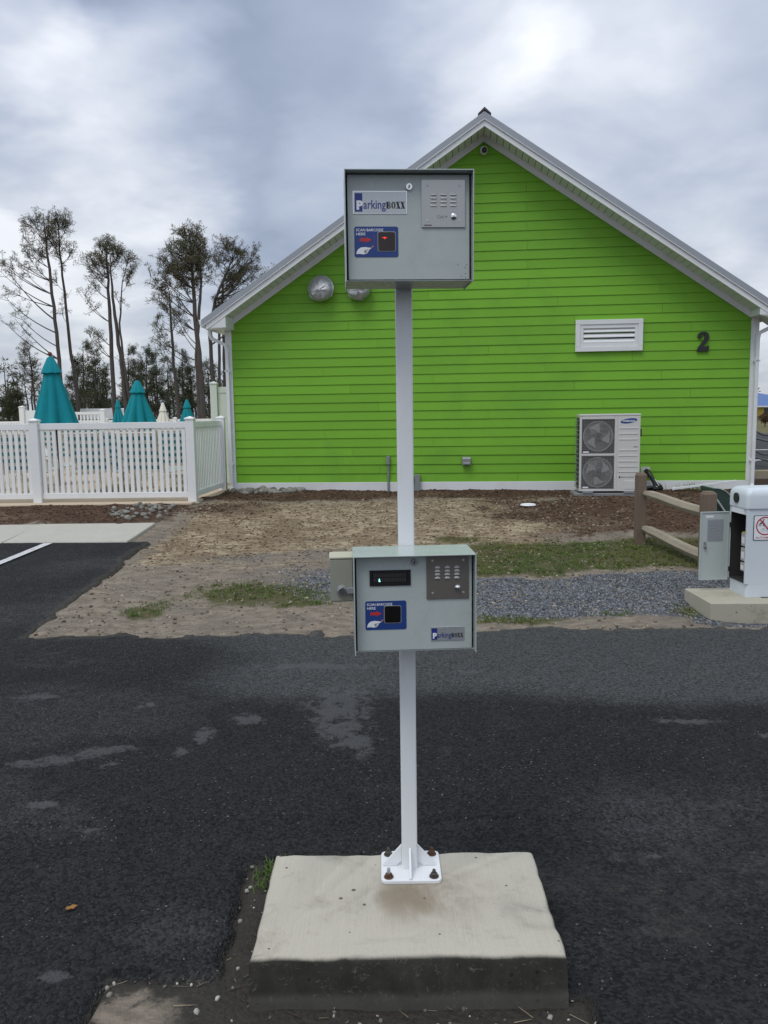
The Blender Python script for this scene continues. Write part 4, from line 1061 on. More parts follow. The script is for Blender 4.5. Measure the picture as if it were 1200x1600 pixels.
lettering('sign_lettering', 'AUTOMATIC GATE', INKR, sg, .018, -.0046, .016, .014, .26, bold=.02)
G().tube([(.13, -.02, .003), (.30, -.03, .003), (.45, -.06, .002)], .004, 6).build('ground_cable', BLACKP, cab, smooth=True)

# dark green utility enclosure behind the cabinet
ue_ = thing('utility_enclosure', (3.62, 8.6, float(g_of(np.array(8.6))) - .01), 0, 'dark green round topped utility box between rail post and cabinet', 'utility box')
DG = mat('dark_green_enclosure', (.022, .045, .032), .5, var=.15)
arc = [(-.10 + .20 * math.sin(R(a)), .50 + .19 * math.cos(R(a))) for a in range(0, 91, 10)]
G().prism([(-.12, 0), (.10, 0)] + arc[::-1] + [(-.12, .69)], 0, .35).build('shell', DG, ue_, bevel=.006)
arc2 = [(-.10 + .207 * math.sin(R(a)), .50 + .197 * math.cos(R(a))) for a in range(0, 91, 10)]
G().prism(arc2 + arc[::-1], -.008, .34).build('rim', mat('pale_green_rim', (.42, .47, .44), .5), ue_)
G().tube([(-.09, -.02, .58), (.06, -.03, .36)], .012, 8).build('brace', GALV, ue_, smooth=True)

# ------------------------------------------------------------------ split rail fence
sr = thing('split_rail_fence', (2.868, 9.03, .16), 0, 'weathered two rail wooden fence with notched posts beside the gravel', 'wooden fence')
def rail_post(x, y, zb, h, w):
    p = G(); z0 = -.15
    p.add([(-w, -w, z0), (w, -w, z0), (w, w, z0), (-w, w, z0), (-w, -w, h - .03), (w, -w, h - .025), (w, w, h - .03), (-w, w, h - .03), (-w * .7, -w * .7, h), (w * .6, -w * .7, h), (w * .6, w * .7, h), (-w * .7, w * .7, h)],
          [(0, 3, 2, 1), (0, 1, 5, 4), (1, 2, 6, 5), (2, 3, 7, 6), (3, 0, 4, 7), (4, 5, 9, 8), (5, 6, 10, 9), (6, 7, 11, 10), (7, 4, 8, 11), (8, 9, 10, 11)])
    o = p.build('post', WOOD, sr, bevel=.003, loc=(x, y, zb))
    for zz in (.20, .60):
        G().prism(rrect(-w * .34, w * .34, zz - .065, zz + .065, w * .3), w - .003, w + .002, 'x').build('notch', DARK, o)
    return o
rail_post(0, 0, .02, .81, .052); rail_post(.31, -1.12, -.075, .80, .062)
def rail(a, b, r0, r1):
    a, b = Vector(a), Vector(b); d = (b - a); side = Vector((d.y, -d.x, 0)).normalized(); up = Vector((0, 0, 1))
    rings = []; n = 7
    for i in range(9):
        t = i / 8; c = a + d * t + up * (math.sin(t * 7) * .006); r_ = (r0 + (r1 - r0) * t) * (.62 if i == 0 else .9 if i == 8 else 1)
        rings.append([c + side * math.cos(2 * math.pi * k / n) * r_ * (1 + .12 * math.sin(k * 2.1 + i * .4)) + up * math.sin(2 * math.pi * k / n) * r_ * (1 + .1 * math.sin(k * 1.7)) for k in range(n)])
    g = G(); g.add([q for r_ in rings for q in r_], [(i * n + k, i * n + (k + 1) % n, (i + 1) * n + (k + 1) % n, (i + 1) * n + k) for i in range(8) for k in range(n)] + [tuple(range(n))[::-1], tuple(8 * n + k for k in range(n))])
    g.build('rail', WOODL, sr, bevel=.004)
rail((.035, -.03, .60), (.33, -1.12, .50), .050, .058)
rail((.035, -.03, .205), (.33, -1.12, .055), .056, .062)

# ------------------------------------------------------------------ white vinyl pool fence
def picket_run(par, a, b, z0, z1, n, pw, rail_h=.095):
    """pickets and rails between two points (in the fence's own coordinates)"""
    a, b = Vector((a[0], a[1], 0)), Vector((b[0], b[1], 0)); d = (b - a); L = d.length; ang = math.atan2(d.y, d.x)
    for zz, hh in ((z1 - rail_h, rail_h), (z0, .085)):
        o = G().box(0, L, -.022, .022, 0, hh).build('rail', VINYL, par, bevel=.005, loc=(a.x, a.y, zz)); o.rotation_euler = (0, 0, ang)
    me = G().box(-pw / 2, pw / 2, -.011, .011, z0 + .086, z1 - rail_h - .001).mesh('picket'); me.materials.append(VINYL)
    for k in range(n):
        q = a + d * ((k + .5) / n); o = link('picket', me, par, (q.x, q.y, 0)); o.rotation_euler = (0, rnd.uniform(-.003, .003), ang + rnd.uniform(-.03, .03))
def fence_post(par, x, y, h, w=.0635, m=None):
    o = G().box(-w, w, -w, w, 0, h - .03).build('post', m or VINYL, par, bevel=.006, loc=(x, y, 0))
    g = G(); q = w + .010
    g.add([(-q, -q, h - .0299), (q, -q, h - .0299), (q, q, h - .0299), (-q, q, h - .0299), (-q, -q, h - .008), (q, -q, h - .008), (q, q, h - .008), (-q, q, h - .008), (0, 0, h + .022)],
          [(0, 3, 2, 1), (0, 1, 5, 4), (1, 2, 6, 5), (2, 3, 7, 6), (3, 0, 4, 7), (4, 5, 8), (5, 6, 8), (6, 7, 8), (7, 4, 8)])
    g.build('post_cap', m or VINYL, o, bevel=.003)
pf = thing('picket_fence', (-2.89, 12.27, .375), 0, 'white vinyl picket fence round the pool, nearest the camera', 'fence')
fz = 1.255
posts = [(0, 0), (-2.36, .055), (-4.72, .11), (-7.08, .165)]
for x, y in posts: fence_post(pf, x, y, fz + .03)
for (x0, y0), (x1, y1) in zip(posts[:-1], posts[1:]):
    picket_run(pf, (x1 + .064, y1), (x0 - .064, y0), .085, fz - .03, 25, .052)
fence_post(pf, .12, 1.72, fz + .03)
picket_run(pf, (.01, .064), (.115, 1.656), .085, fz - .03, 17, .052)
G().box(-.10, .10, -.10, .10, -.08, .012).build('footing', CONC, pf)

# tall privacy panel beside the building corner
VIN2 = mat('cream_vinyl', (.74, .745, .70), .42, var=.03)
pv = thing('privacy_fence', (-3.07, 15.0, .40), 0, 'tall solid white vinyl privacy panel at the building corner', 'fence')
fence_post(pv, 0, 0, 1.88, .062, VIN2)
G().box(.063, .75, -.022, .022, 1.69, 1.80).build('rail', VIN2, pv, bevel=.004); G().box(.063, .75, -.022, .022, .06, .16).build('rail', VIN2, pv, bevel=.004)
for k in range(4): G().box(.064 + k * .165, .226 + k * .165, -.012, .012, .1605, 1.6895).build('board', VIN2, pv, bevel=.004)

# far pool fence with its taller gate bay
ff = thing('picket_fence', (-8.0, 29.0, .40), 0, 'low white picket fence on the far side of the pool deck', 'fence')
for k in range(13): fence_post(ff, -14 + k * 2.44, 0, 1.22)
for k in range(12):
    o = G().box(-14 + k * 2.44 + .07, -14 + (k + 1) * 2.44 - .07, -.02, .02, 1.09, 1.17).build('rail', VINYL, ff); G().box(-14 + k * 2.44 + .07, -14 + (k + 1) * 2.44 - .07, -.02, .02, .06, .13).build('rail', VINYL, ff)
    g = G()
    for j in range(22): g.box(-14 + k * 2.44 + .12 + j * .101, -14 + k * 2.44 + .165 + j * .101, -.01, .01, .131, 1.089)
    tag(g.build('pickets', VINYL, ff), kind='stuff')
gb = thing('pool_gate', (-10.55, 24.0, .40), 0, 'taller white fence bay with wide posts left of the far umbrellas', 'gate')
for x, h in ((.0, 1.62), (.95, 1.55), (2.35, 1.5)): fence_post(gb, x, 0, h, .07)
G().box(.07, .88, -.02, .02, .1, 1.50).build('solid_panel', VINYL, gb, bevel=.004)
G().box(1.02, 2.28, -.02, .02, 1.36, 1.44).build('rail', VINYL, gb); G().box(1.02, 2.28, -.02, .02, .08, .16).build('rail', VINYL, gb)
me = G().box(-.021, .021, -.01, .01, .161, 1.359).mesh('picket'); me.materials.append(VINYL)
for k in range(12): link('picket', me, gb, (1.09 + k * .102, 0, 0))

# ------------------------------------------------------------------ umbrellas
def umbrella(x, y, h, r, m, label, finial, lean=0.0, zbot=1.12):
    u = thing('patio_umbrella', (x, y, .405), rnd.random() * 2, label, 'umbrella', 'closed umbrellas on the pool deck')
    u.rotation_euler = (0, R(lean), rnd.random() * 2 if not lean else 0)
    G().tube([(0, 0, .05), (0, 0, h - .02)], .021, 10).build('pole', POLEW, u, smooth=True)
    G().lathe([(.20, 0), (.20, .03), (.16, .06), (.04, .075), (.035, .16), (.005, .16)], (0, 0, 0), 'z', 20).build('base', mat('umbrella_base', (.4, .38, .34), .7), u, smooth=True)
    n = 72; rings = []
    u0 = rnd.uniform(0, 6)
    def ring(rad, z, amp, ph=0):
        out = []
        for k in range(n):
            a = 2 * math.pi * k / n
            f_ = 1 + amp * (1.5 * abs(math.cos(4 * a + ph * .6 + u0)) - .9) + amp * .35 * math.sin(3 * a + u0) + amp * .25 * math.sin(5 * a + 2 * u0)
            out.append((math.cos(a) * rad * f_, math.sin(a) * rad * f_, z + .03 * amp / .2 * (abs(math.cos(4 * a + ph * .6 + u0)) - .6)))
        return out
    zt = h - .24
    for t, a in ((0, .02), (.2, .08), (.45, .14), (.7, .18), (.9, .2), (1, .22)):
        rings.append(ring(.10 * r / .32 + (r - .10 * r / .32) * t, zt - (zt - zbot) * t, a, .5 * t))
    g = G(); fs_ = [(i * n + k, i * n + (k + 1) % n, (i + 1) * n + (k + 1) % n, (i + 1) * n + k) for i in range(len(rings) - 1) for k in range(n)]
    g.add([q for r_ in rings for q in r_], fs_); o = g.build('canopy', m, u, smooth=True)
    rings = [ring(.02, h - .015, 0), ring(.05 * r / .32, h - .04, .02), ring(.155 * r / .32, zt - .045, .06), ring(.15 * r / .32, zt - .05, .06)]
    g = G(); g.add([q for r_ in rings for q in r_], [(i * n + k, i * n + (k + 1) % n, (i + 1) * n + (k + 1) % n, (i + 1) * n + k) for i in range(len(rings) - 1) for k in range(n)])
    g.build('top_vent', m, u, smooth=True)
    if finial: G().lathe([(.014, -.02), (.014, .0), (.03, .012), (.036, .035), (.028, .06), (.004, .072)], (0, 0, h - .01), 'z', 14).build('finial', mat('red_wood_finial', (.16, .045, .03), .45), u, smooth=True)
    return u
umbrella(-5.36, 13.5, 2.29, .335, TEAL, 'nearest teal closed umbrella with red finial behind the picket fence', True, -1.5)
umbrella(-5.36, 18.0, 2.08, .355, TEAL, 'mid size teal closed umbrella standing right of the nearest one', False, 0, 1.1)
umbrella(-8.55, 26.5, 1.86, .20, TEAL, 'slim teal closed umbrella just left of the mid size one', True, 0, 1.0)
umbrella(-6.32, 26.5, 1.82, .27, TEAL, 'small far teal closed umbrella nearest the green building', False, 0, .95)
umbrella(-7.02, 26.2, 1.72, .24, CREAM, 'cream white closed umbrella between two far teal ones', False, 0, .95)

# ------------------------------------------------------------------ chaise lounges with striped straps
TSTRAP = mat('teal_strap', (.01, .21, .22), .6); WSTRAP = mat('white_strap', (.70, .70, .64), .6)
strap_me = {}
for k, m_ in (('t', TSTRAP), ('w', WSTRAP)):
    me = G().box(-.30, .30, -.034, .034, -.004, .004).mesh('strap'); me.materials.append(m_); strap_me[k] = me
def chaise():
    c = link('chaise_lounge', None, None, (0, 0, 0))
    bx = .0; L = 1.25; ang = R(58); bl = .78
    top = (0, L + bl * math.cos(ang), .36 + bl * math.sin(ang))
    g = G()
    for s in (-.315, .315): g.tube([(s, 0, .36), (s, L, .36), (s, top[1], top[2])], .017, 8)
    g.tube([(-.315, 0, .36), (.315, 0, .36)], .016, 8); g.tube([(-.315, top[1], top[2]), (.315, top[1], top[2])], .016, 8)
    g.build('frame', BEIGE, c, smooth=True)
    for s in (-.315, .315):
        G().tube([(s, .16, .36), (s, .08, .20), (s, .05, 0)], .015, 8).build('leg', BEIGE, c, smooth=True)
        G().tube([(s, L - .05, .36), (s, L + .08, .2), (s, L + .12, 0)], .015, 8).build('leg', BEIGE, c, smooth=True)
        G().tube([(s, L - .25, .36), (s, L - .22, .56), (s, L + .16, .60)], .014, 8).build('armrest', BEIGE, c, smooth=True)
    nseat, nback = 15, 11
    for k in range(nseat):
        link('strap', strap_me['t' if k % 2 else 'w'], c, (0, .06 + k * (L - .1) / nseat, .368))
    for k in range(nback):
        t = (k + .5) / nback * bl; o = link('strap', strap_me['t' if k % 2 else 'w'], c, (0, L + t * math.cos(ang) - .006, .366 + t * math.sin(ang))); o.rotation_euler = (ang, 0, 0)
    return c
proto = chaise()
spots = [(-6.95, 13.15, 172), (-5.05, 13.45, 176), (-3.92, 14.3, 188), (-6.0, 14.6, 168), (-7.6, 15.4, 180), (-4.6, 15.9, 184), (-3.6, 17.2, 176), (-6.6, 17.3, 170), (-7.9, 19.0, 180), (-4.9, 19.4, 182), (-5.9, 21.2, 178), (-4.1, 21.4, 176)]
spots += [(-7.75, 12.75, 165), (-6.25, 12.85, 185), (-4.45, 12.75, 172), (-3.65, 12.95, 190), (-5.5, 15.4, 178), (-6.9, 19.6, 174)]
labs = ['chaise lounge with teal and white straps at the left photo edge', 'chaise lounge with teal straps beside the nearest umbrella pole', 'chaise lounge with teal straps behind the fence corner post']
for i, (x, y, a) in enumerate(spots):
    if i == 0: c = proto
    else:
        c = proto.copy(); col.objects.link(c)
        for ch in list(proto.children):
            d = ch.copy(); col.objects.link(d); d.parent = c
    # the head end faces away; y is the place of the foot end nearest the fence
    c.location = (x, y + (2.0 if i % 3 else 1.6), .405); c.rotation_euler = (0, 0, R(a + (i * 37 % 50) - 25))
    tag(c, labs[i] if i < 3 else 'chaise lounge with teal and white straps farther back on the pool deck', 'lounge chair', 'chaise lounges on the pool deck')

# ------------------------------------------------------------------ buildings far off
pb = thing('pool_house', (-23.1, 62.0, .36), 0, 'low pale blue building with white metal roof beyond the pool', 'building')
LB = mat('pale_blue_siding', (.36, .52, .66), .6); WR = mat('white_metal_roof', (.72, .74, .76), .5)
G().box(0, 3.9, 0, 5, 0, 1.15).build('wall', LB, pb)
G().prism([(-.4, 1.15), (4.4, 1.15), (3.5, 1.95), (.3, 1.95)], -.4, 5.4).build('roof', WR, pb)
for k in range(2):
    o = G().box(.8 + k * 1.9, 1.7 + k * 1.9, -.03, .0, .2, 1.0).build('window', mat('far_glass', (.05, .06, .07), .15), pb)
    G().box(.75 + k * 1.9, 1.75 + k * 1.9, -.05, -.031, 1.0, 1.06).build('window_frame', WHITE, o)
yh = thing('yellow_house', (58.0, 130, .0), 0, 'small yellow house with blue hip roof far off right', 'house')
YEL = mat('yellow_siding', (.58, .42, .08), .6); BR = mat('blue_roof', (.09, .16, .34), .55)
G().box(-8, 11, 0, 9, 0, 2.0).build('wall', YEL, yh)
g = G(); g.add([(-8.8, -.8, 1.95), (11.8, -.8, 1.95), (11.8, 9.8, 1.95), (-8.8, 9.8, 1.95), (-3.5, 4.5, 4.6), (.8, 4.5, 4.6)], [(0, 3, 2, 1), (0, 1, 5, 4), (1, 2, 5), (2, 3, 4, 5), (3, 0, 4)]); g.build('roof', BR, yh)
G().box(-8.8, 11.8, -.82, -.75, 1.75, 1.95).build('fascia', WHITE, yh)
for x in (-5, .4, 2.6, 5):
    o = G().box(x, x + 1.1, -.06, 0, .5, 1.6).build('window', mat('far_glass', (.05, .06, .07), .15), yh); G().box(x - .1, x + 1.2, -.1, -.061, 1.6, 1.7).build('window_frame', WHITE, o)

# retaining wall, handrail at the right of the building
rw = tag(G().box(6.6, 9.5, 15.9, 16.15, .2, .46).build('low_wall', concrete('tan_concrete', (.36, .31, .22)), None, bevel=.01), 'low tan concrete wall behind the right corner of the building', 'wall')
RAILM = mat('dark_grey_rail', (.10, .105, .11), .55)
hr = thing('handrail', (8.1, 18.0, .37), 0, 'grey tube handrail sloping down beside the far lot', 'handrail')
for zz in (.79, .36):
    G().tube([(-.9, 0, zz), (.15, 0, zz), (.30, 0, zz - .07), (2.2, 0, zz - .07 - 1.3 * .0), ], .024, 8).build('rail', RAILM, hr, smooth=True)
    G().tube([(-.6, .9, zz + .12), (.5, .2, zz - .22), (1.0, -.1, zz - .42)], .024, 8).build('rail', RAILM, hr, smooth=True)
for x in (-.8, .9, 2.1): G().tube([(x, 0, -.02), (x, 0, .79 - (.07 if x > 0 else 0))], .024, 8).build('post', RAILM, hr, smooth=True)

# ------------------------------------------------------------------ vegetation
def leafm(name, a, b, c_):
    m, nt, bs = nodes_of(name)
    geo = N(nt, 'ShaderNodeNewGeometry'); n_ = noise(nt, geo.outputs['Position'], .8, 4); n3 = noise(nt, geo.outputs['Position'], 14, 2)
    cc = mixc(nt, sstep(nt, n_.outputs['Fac'], .35, .68), a, b); cc = mixc(nt, ma(nt, 'MULTIPLY', n3.outputs['Fac'], .7), cc, c_)
    nt.links.new(cc, bs.inputs['Base Color']); bs.inputs['Roughness'].default_value = .8; bs.inputs['Specular IOR Level'].default_value = .2
    return m
NEEDLE = leafm('pine_needles', (.115, .12, .06), (.15, .11, .065), (.085, .09, .045))
NEEDLE2 = leafm('dark_pine_needles', (.07, .085, .042), (.10, .10, .05), (.05, .062, .03))
BARK = mat('pine_bark', (.078, .066, .058), .9, var=.35, scale=3, bmp=.5, bscale=14)
SHRUBM = leafm('shrub_leaves', (.10, .05, .03), (.13, .07, .03), (.06, .05, .025))
GRASSM = leafm('grass_blades', (.08, .14, .026), (.18, .175, .055), (.065, .11, .022))

def tufts_mesh(name, pts, m, nb=16, ln=(.16, .30), wd=.032, up=.5, scl=None):
    """needle tufts: nb thin triangles radiating from each point"""
    pts = np.asarray(pts, np.float32); n = len(pts)
    d = nrs.normal(size=(n, nb, 3)); d[:, :, 2] += up; d /= np.linalg.norm(d, axis=2, keepdims=True)
    l = nrs.uniform(ln[0], ln[1], (n, nb, 1)); 
    if scl is not None: l = l * np.asarray(scl).reshape(-1, 1, 1)
    s = np.cross(d, nrs.normal(size=(n, nb, 3))); s /= np.linalg.norm(s, axis=2, keepdims=True) + 1e-9
    w = wd if scl is None else wd * np.asarray(scl).reshape(-1, 1, 1)
    p = pts[:, None, :] + d * .04
    a = p - s * w * .5; b = p + d * l * .6 + s * w * .8; c = p + d * l
    co = np.stack([a, b, c], 2).reshape(-1, 3); f = np.arange(len(co)).reshape(-1, 3)
    return raw_mesh(name, co, f, m)
def rand_in():
    while True:
        v = Vector((rnd.uniform(-1, 1), rnd.uniform(-1, 1), rnd.uniform(-1, 1)))
        if v.length < 1: return v
def pine(name, label, Yd, trunks, blobs, cat='tree', group='pine trees beyond the pool', m=NEEDLE, nb=16, twig=(.35, .95), dens=.54, kdrop=(.45, 1.1), ln=(.12, .25)):
    """trunks: lists of (photo x, photo y, radius); blobs: (x, y, rx, ry, limbs) of the crown in photo pixels at that depth"""
    px = Yd / F_PX
    base = at(trunks[0][0][0], trunks[0][0][1], Yd); base.z = .25
    t = thing(name, base, 0, label, cat, group)
    gt = G(); polys = []
    for tr in trunks:
        P = [at(a, b, Yd) for a, b, _ in tr]; rad = [r * .68 for _, _, r in tr]
        foot = P[0].copy(); foot.z = .0
        if P[0].z > .5:
            d = (P[0] - P[1]); foot = P[0] + d * ((P[0].z - .1) / max(.1, -d.z)) * .6; foot.z = .1
            P = [foot] + P; rad = [rad[0] * 1.2] + rad
        # subdivide with a little wander
        Q = []; RR = []
        for i in range(len(P) - 1):
            for k in range(4):
                u = k / 4; Q.append(P[i].lerp(P[i + 1], u) + Vector((rnd.uniform(-1, 1), rnd.uniform(-1, 1), 0)) * .05); RR.append(rad[i] * (1 - u) + rad[i + 1] * u)
        Q.append(P[-1]); RR.append(rad[-1]); polys.append((Q, RR))
        gt.tube([q - base for q in Q], RR, 8)
    pts = []
    for bi, bl in enumerate(blobs):
        bx, by, rx, ry, nl = bl[:5]; ti = bl[5] if len(bl) > 5 else 0
        Q, RR = polys[ti]
        c = at(bx, by, Yd)
        for _ in range(max(1, int(nl * dens))):
            v = rand_in(); v = v * (.55 + .45 * v.length)
            tg = c + Vector((v.x * rx * px, v.y * rx * px, v.z * ry * px))
            # where the limb leaves the trunk
            za = tg.z - rnd.uniform(*kdrop) * math.hypot(tg.x - c.x, 0) - rnd.uniform(.2, 1.2)
            j = min(range(1, len(Q) - 1), key=lambda k: abs(Q[k].z - (tg.z - rnd.uniform(*kdrop) * (Vector((tg.x - Q[k].x, tg.y - Q[k].y)).length + .3))))
            A = Q[j]; mid = A.lerp(tg, .55); mid.z = A.z + (tg.z - A.z) * .32
            mid += Vector((rnd.uniform(-.2, .2), rnd.uniform(-.2, .2), rnd.uniform(-.15, .15)))
            path = []
            for k in range(7):
                u = k / 6; path.append(A * (1 - u) ** 2 + mid * 2 * u * (1 - u) + tg * u * u)
            L = (tg - A).length; r0 = min(RR[j] * .5, .014 + L * .0085)
            gt.tube([p - base for p in path], [r0 * (1 - .8 * k / 6) for k in range(7)], 5, cap=False)
            for _k in range(rnd.randint(5, 8)):
                u = rnd.uniform(.5, 1); S_ = A * (1 - u) ** 2 + mid * 2 * u * (1 - u) + tg * u * u
                dv = (rand_in() + Vector((0, 0, .35)) + (tg - A).normalized() * .4).normalized() * rnd.uniform(*twig)
                E_ = S_ + dv
                gt.tube([S_ - base, S_ + dv * .5 - base + Vector((0, 0, -.03)), E_ - base], [.018, .014, .008], 4, cap=False)
                for q in range(rnd.randint(2, 4)):
                    pts.append(E_ - dv * rnd.uniform(0, .5) + rand_in() * .14 - base)
    tk = gt.build('trunk', BARK, t, smooth=True)
    if pts:
        cr_ = link('crown', tufts_mesh('crown', [tuple(p) for p in pts], m, max(8, int(nb * .66)), ln, .025), t)
    return t
G1 = 'pine trees beyond the pool'
pine('pine_tree', 'tallest leaning pine at left with long bare limbs', 60, [[(100, 650, .24), (94, 583, .22), (86, 500, .19), (77, 419, .15), (70, 360, .08), (68, 334, .03)]],
     [(62, 352, 22, 18, 20), (48, 385, 22, 16, 16), (75, 375, 14, 22, 14), (20, 406, 24, 8, 10), (45, 420, 16, 10, 5), (8, 455, 16, 6, 4), (24, 492, 24, 5, 5), (4, 498, 14, 6, 3), (0, 430, 14, 6, 2)], nb=18)
pine('pine_tree', 'slender pine with narrow crown next to the tallest left one', 61, [[(124, 655, .22), (121, 620, .2), (108, 530, .17), (97, 430, .12), (91, 360, .06), (88, 330, .02)]],
     [(92, 345, 12, 15, 13), (108, 345, 10, 12, 9), (92, 385, 12, 20, 10), (106, 380, 10, 18, 7), (92, 430, 8, 14, 5), (98, 465, 7, 10, 3), (97, 488, 6, 5, 2)], nb=16)
pine('pine_tree', 'pine clump of three close trunks left of the middle umbrella', 58, [[(180, 655, .25), (175, 560, .22), (171, 485, .18), (168, 420, .11), (166, 380, .03)], [(199, 655, .24), (190, 570, .21), (182, 507, .18), (175, 450, .12), (172, 400, .04)], [(205, 640, .15), (193, 560, .13), (186, 505, .1), (192, 440, .05), (200, 410, .02)]],
     [(160, 388, 20, 14, 18), (180, 392, 18, 14, 14, 1), (140, 405, 14, 12, 10), (165, 408, 26, 16, 18), (205, 410, 12, 16, 10, 2), (200, 440, 10, 12, 5, 2), (150, 430, 16, 10, 6), (125, 458, 10, 8, 5), (143, 520, 22, 8, 8), (135, 450, 18, 8, 4), (195, 470, 10, 14, 3, 2)], nb=16)
pine('pine_tree', 'full crowned twin trunk pine near the building corner', 56, [[(318, 655, .30), (314, 590, .27), (309, 540, .24), (302, 452, .18), (299, 400, .09), (297, 362, .03)], [(310, 600, .2), (307, 540, .19), (312, 480, .15), (314, 430, .1), (310, 390, .04)]],
     [(297, 370, 20, 13, 20), (275, 385, 18, 14, 16), (315, 378, 14, 12, 10), (300, 400, 30, 16, 30), (262, 412, 20, 12, 16), (285, 425, 34, 16, 26), (245, 435, 16, 10, 10), (320, 410, 12, 18, 10), (300, 445, 22, 12, 14), (255, 465, 22, 12, 9), (270, 490, 26, 14, 8), (232, 520, 16, 10, 5)], nb=20)
pine('pine_tree', 'broad pine crown rising behind the grey roof slope', 63, [[(335, 655, .26), (333, 598, .23), (328, 520, .2), (336, 470, .17), (352, 430, .12), (366, 400, .05)]],
     [(362, 388, 24, 12, 20), (390, 398, 22, 14, 16), (405, 420, 20, 14, 14), (345, 402, 16, 14, 12), (375, 425, 30, 16, 22), (350, 440, 20, 14, 9), (430, 412, 8, 6, 5), (342, 470, 14, 14, 6), (395, 450, 22, 14, 8)], nb=20)
pine('pine_tree', 'thin sparse pine in front of the wood, left of the full crowned twin', 57, [[(281, 655, .2), (276, 620, .18), (268, 520, .13), (266, 470, .07), (265, 455, .02)]],
     [(262, 462, 16, 8, 7), (245, 470, 14, 10, 5), (235, 505, 18, 10, 6), (272, 495, 12, 12, 5), (250, 540, 18, 10, 5)], nb=10)
pine('pine_tree', 'bare straight trunk close to the downspout', 66, [[(346, 655, .2), (343, 580, .18), (342, 500, .15), (341, 470, .05)]], [(341, 490, 8, 16, 4)], nb=10)
pine('pine_tree', 'dark straight trunk hard against the white corner trim', 64, [[(352, 655, .24), (351, 580, .22), (349, 500, .2), (347, 440, .1)]], [(347, 450, 12, 14, 6)], nb=12)
pine('pine_tree', 'lone small pine at far left before open sky', 72, [[(57, 655, .14), (52, 600, .12), (47, 560, .07), (45, 542, .02)]], [(46, 552, 10, 10, 12), (38, 570, 10, 8, 8), (54, 568, 8, 10, 8), (36, 588, 14, 6, 8), (56, 590, 8, 8, 6), (60, 610, 6, 8, 4)], nb=14)
midp = [(12, 620, 16), (26, 610, 10), (130, 540, 22), (148, 545, 18), (120, 570, 16), (160, 575, 18), (200, 545, 16), (212, 570, 14), (228, 545, 20), (244, 560, 18), (262, 560, 16), (285, 555, 14), (298, 580, 14), (325, 570, 14), (340, 600, 12)]
plab = ['short dark pine at the far left edge', 'spindly small pine second from the left edge', 'dark young pine right of the slender tall pine', 'bushy young pine behind the nearest umbrella', 'low young pine just right of the leaning trunks', 'dense young pine behind the three trunk clump', 'young pine right behind the three trunk clump', 'young pine above the slim teal umbrella', 'bushy dark pine above the middle umbrella', 'dark pine right of the middle umbrella', 'young pine behind the thin sparse pine', 'young pine left of the twin trunk pine', 'low young pine above the far teal umbrella', 'young pine right of the twin trunk pine', 'low young pine behind the privacy panel']
for (x, ty, w), lb in zip(midp, plab):
    Yd = rnd.uniform(70, 84)
    bl = []; h = 650 - ty
    for k in range(6):
        u = k / 5; bl.append((x + rnd.uniform(-3, 3), ty + 6 + u * h * .8, 3 + w * (.35 + .65 * min(1, u * 1.6)) * rnd.uniform(.7, 1.1), 9, int(7 + 6 * u)))
    pine('young_pine', lb, Yd, [[(x + 3, 655, .16), (x + 1, 610, .13), (x, ty + 15, .05), (x, ty, .02)]], bl, group='young pines at the edge of the wood', m=NEEDLE2, nb=16, twig=(.3, .8), kdrop=(-.1, .35), dens=.72)
# the wood behind them, one mass
pts = []; gt = G()
for k in range(1900):
    x = rnd.uniform(-75, -16); y = rnd.uniform(88, 110)
    zt = 3.4 + 1.2 * math.sin(x * .5) + .8 * math.sin(x * 1.7)
    if x < -38: zt *= .62
    pts.append((x, y, max(.4, rnd.random() ** 1.3 * zt)))
for k in range(70):
    x = rnd.uniform(-75, -16); y = rnd.uniform(86, 110); h = rnd.uniform(4, 8)
    gt.tube([(x, y, 0), (x + rnd.uniform(-.3, .3), y, h * .5), (x + rnd.uniform(-.6, .6), y, h)], [.14, .10, .03], 5)
    for q in range(10): pts.append((x + rnd.uniform(-.9, .9), y, h * rnd.uniform(.6, 1.05)))
wood = link('far_wood', None, None, (0, 0, 0)); tag(wood, 'dark undergrowth and thin trunks of the wood behind the pines', 'wood', kind='stuff')
tag(link('foliage', tufts_mesh('foliage', pts, NEEDLE2, 14, (.35, .7), .09), wood), kind='stuff')
tag(gt.build('trunks', BARK, wood), kind='stuff')
# right-hand far trees and the reddish shrub
pts = [(rnd.uniform(40, 140), rnd.uniform(150, 165), rnd.uniform(.3, 5.5) * rnd.random() ** .5) for _ in range(900)]
ft = tag(link('distant_trees', tufts_mesh('distant_trees', pts, NEEDLE2, 14, (.5, 1.0), .2)), 'dark line of trees far off behind the yellow house', 'wood', kind='stuff')
sh = thing('shrub', (26.2, 56, .36), 0, 'reddish brown small tree in front of the yellow house', 'tree')
gt = G(); gt.tube([(0, 0, 0), (.05, 0, .6)], [.04, .03], 6)
for k in range(7):
    a = k * .9; gt.tube([(.03, 0, .3), (math.cos(a) * .2, math.sin(a) * .2, .48), (math.cos(a) * .45, math.sin(a) * .4, .7)], [.03, .02, .01], 5)
gt.build('trunk', BARK, sh)
link('crown', tufts_mesh('crown', [(v.x * .62, v.y * .6, .58 + v.z * .27) for v in (rand_in() for _ in range(90))], SHRUBM, 12, (.08, .18), .035), sh)

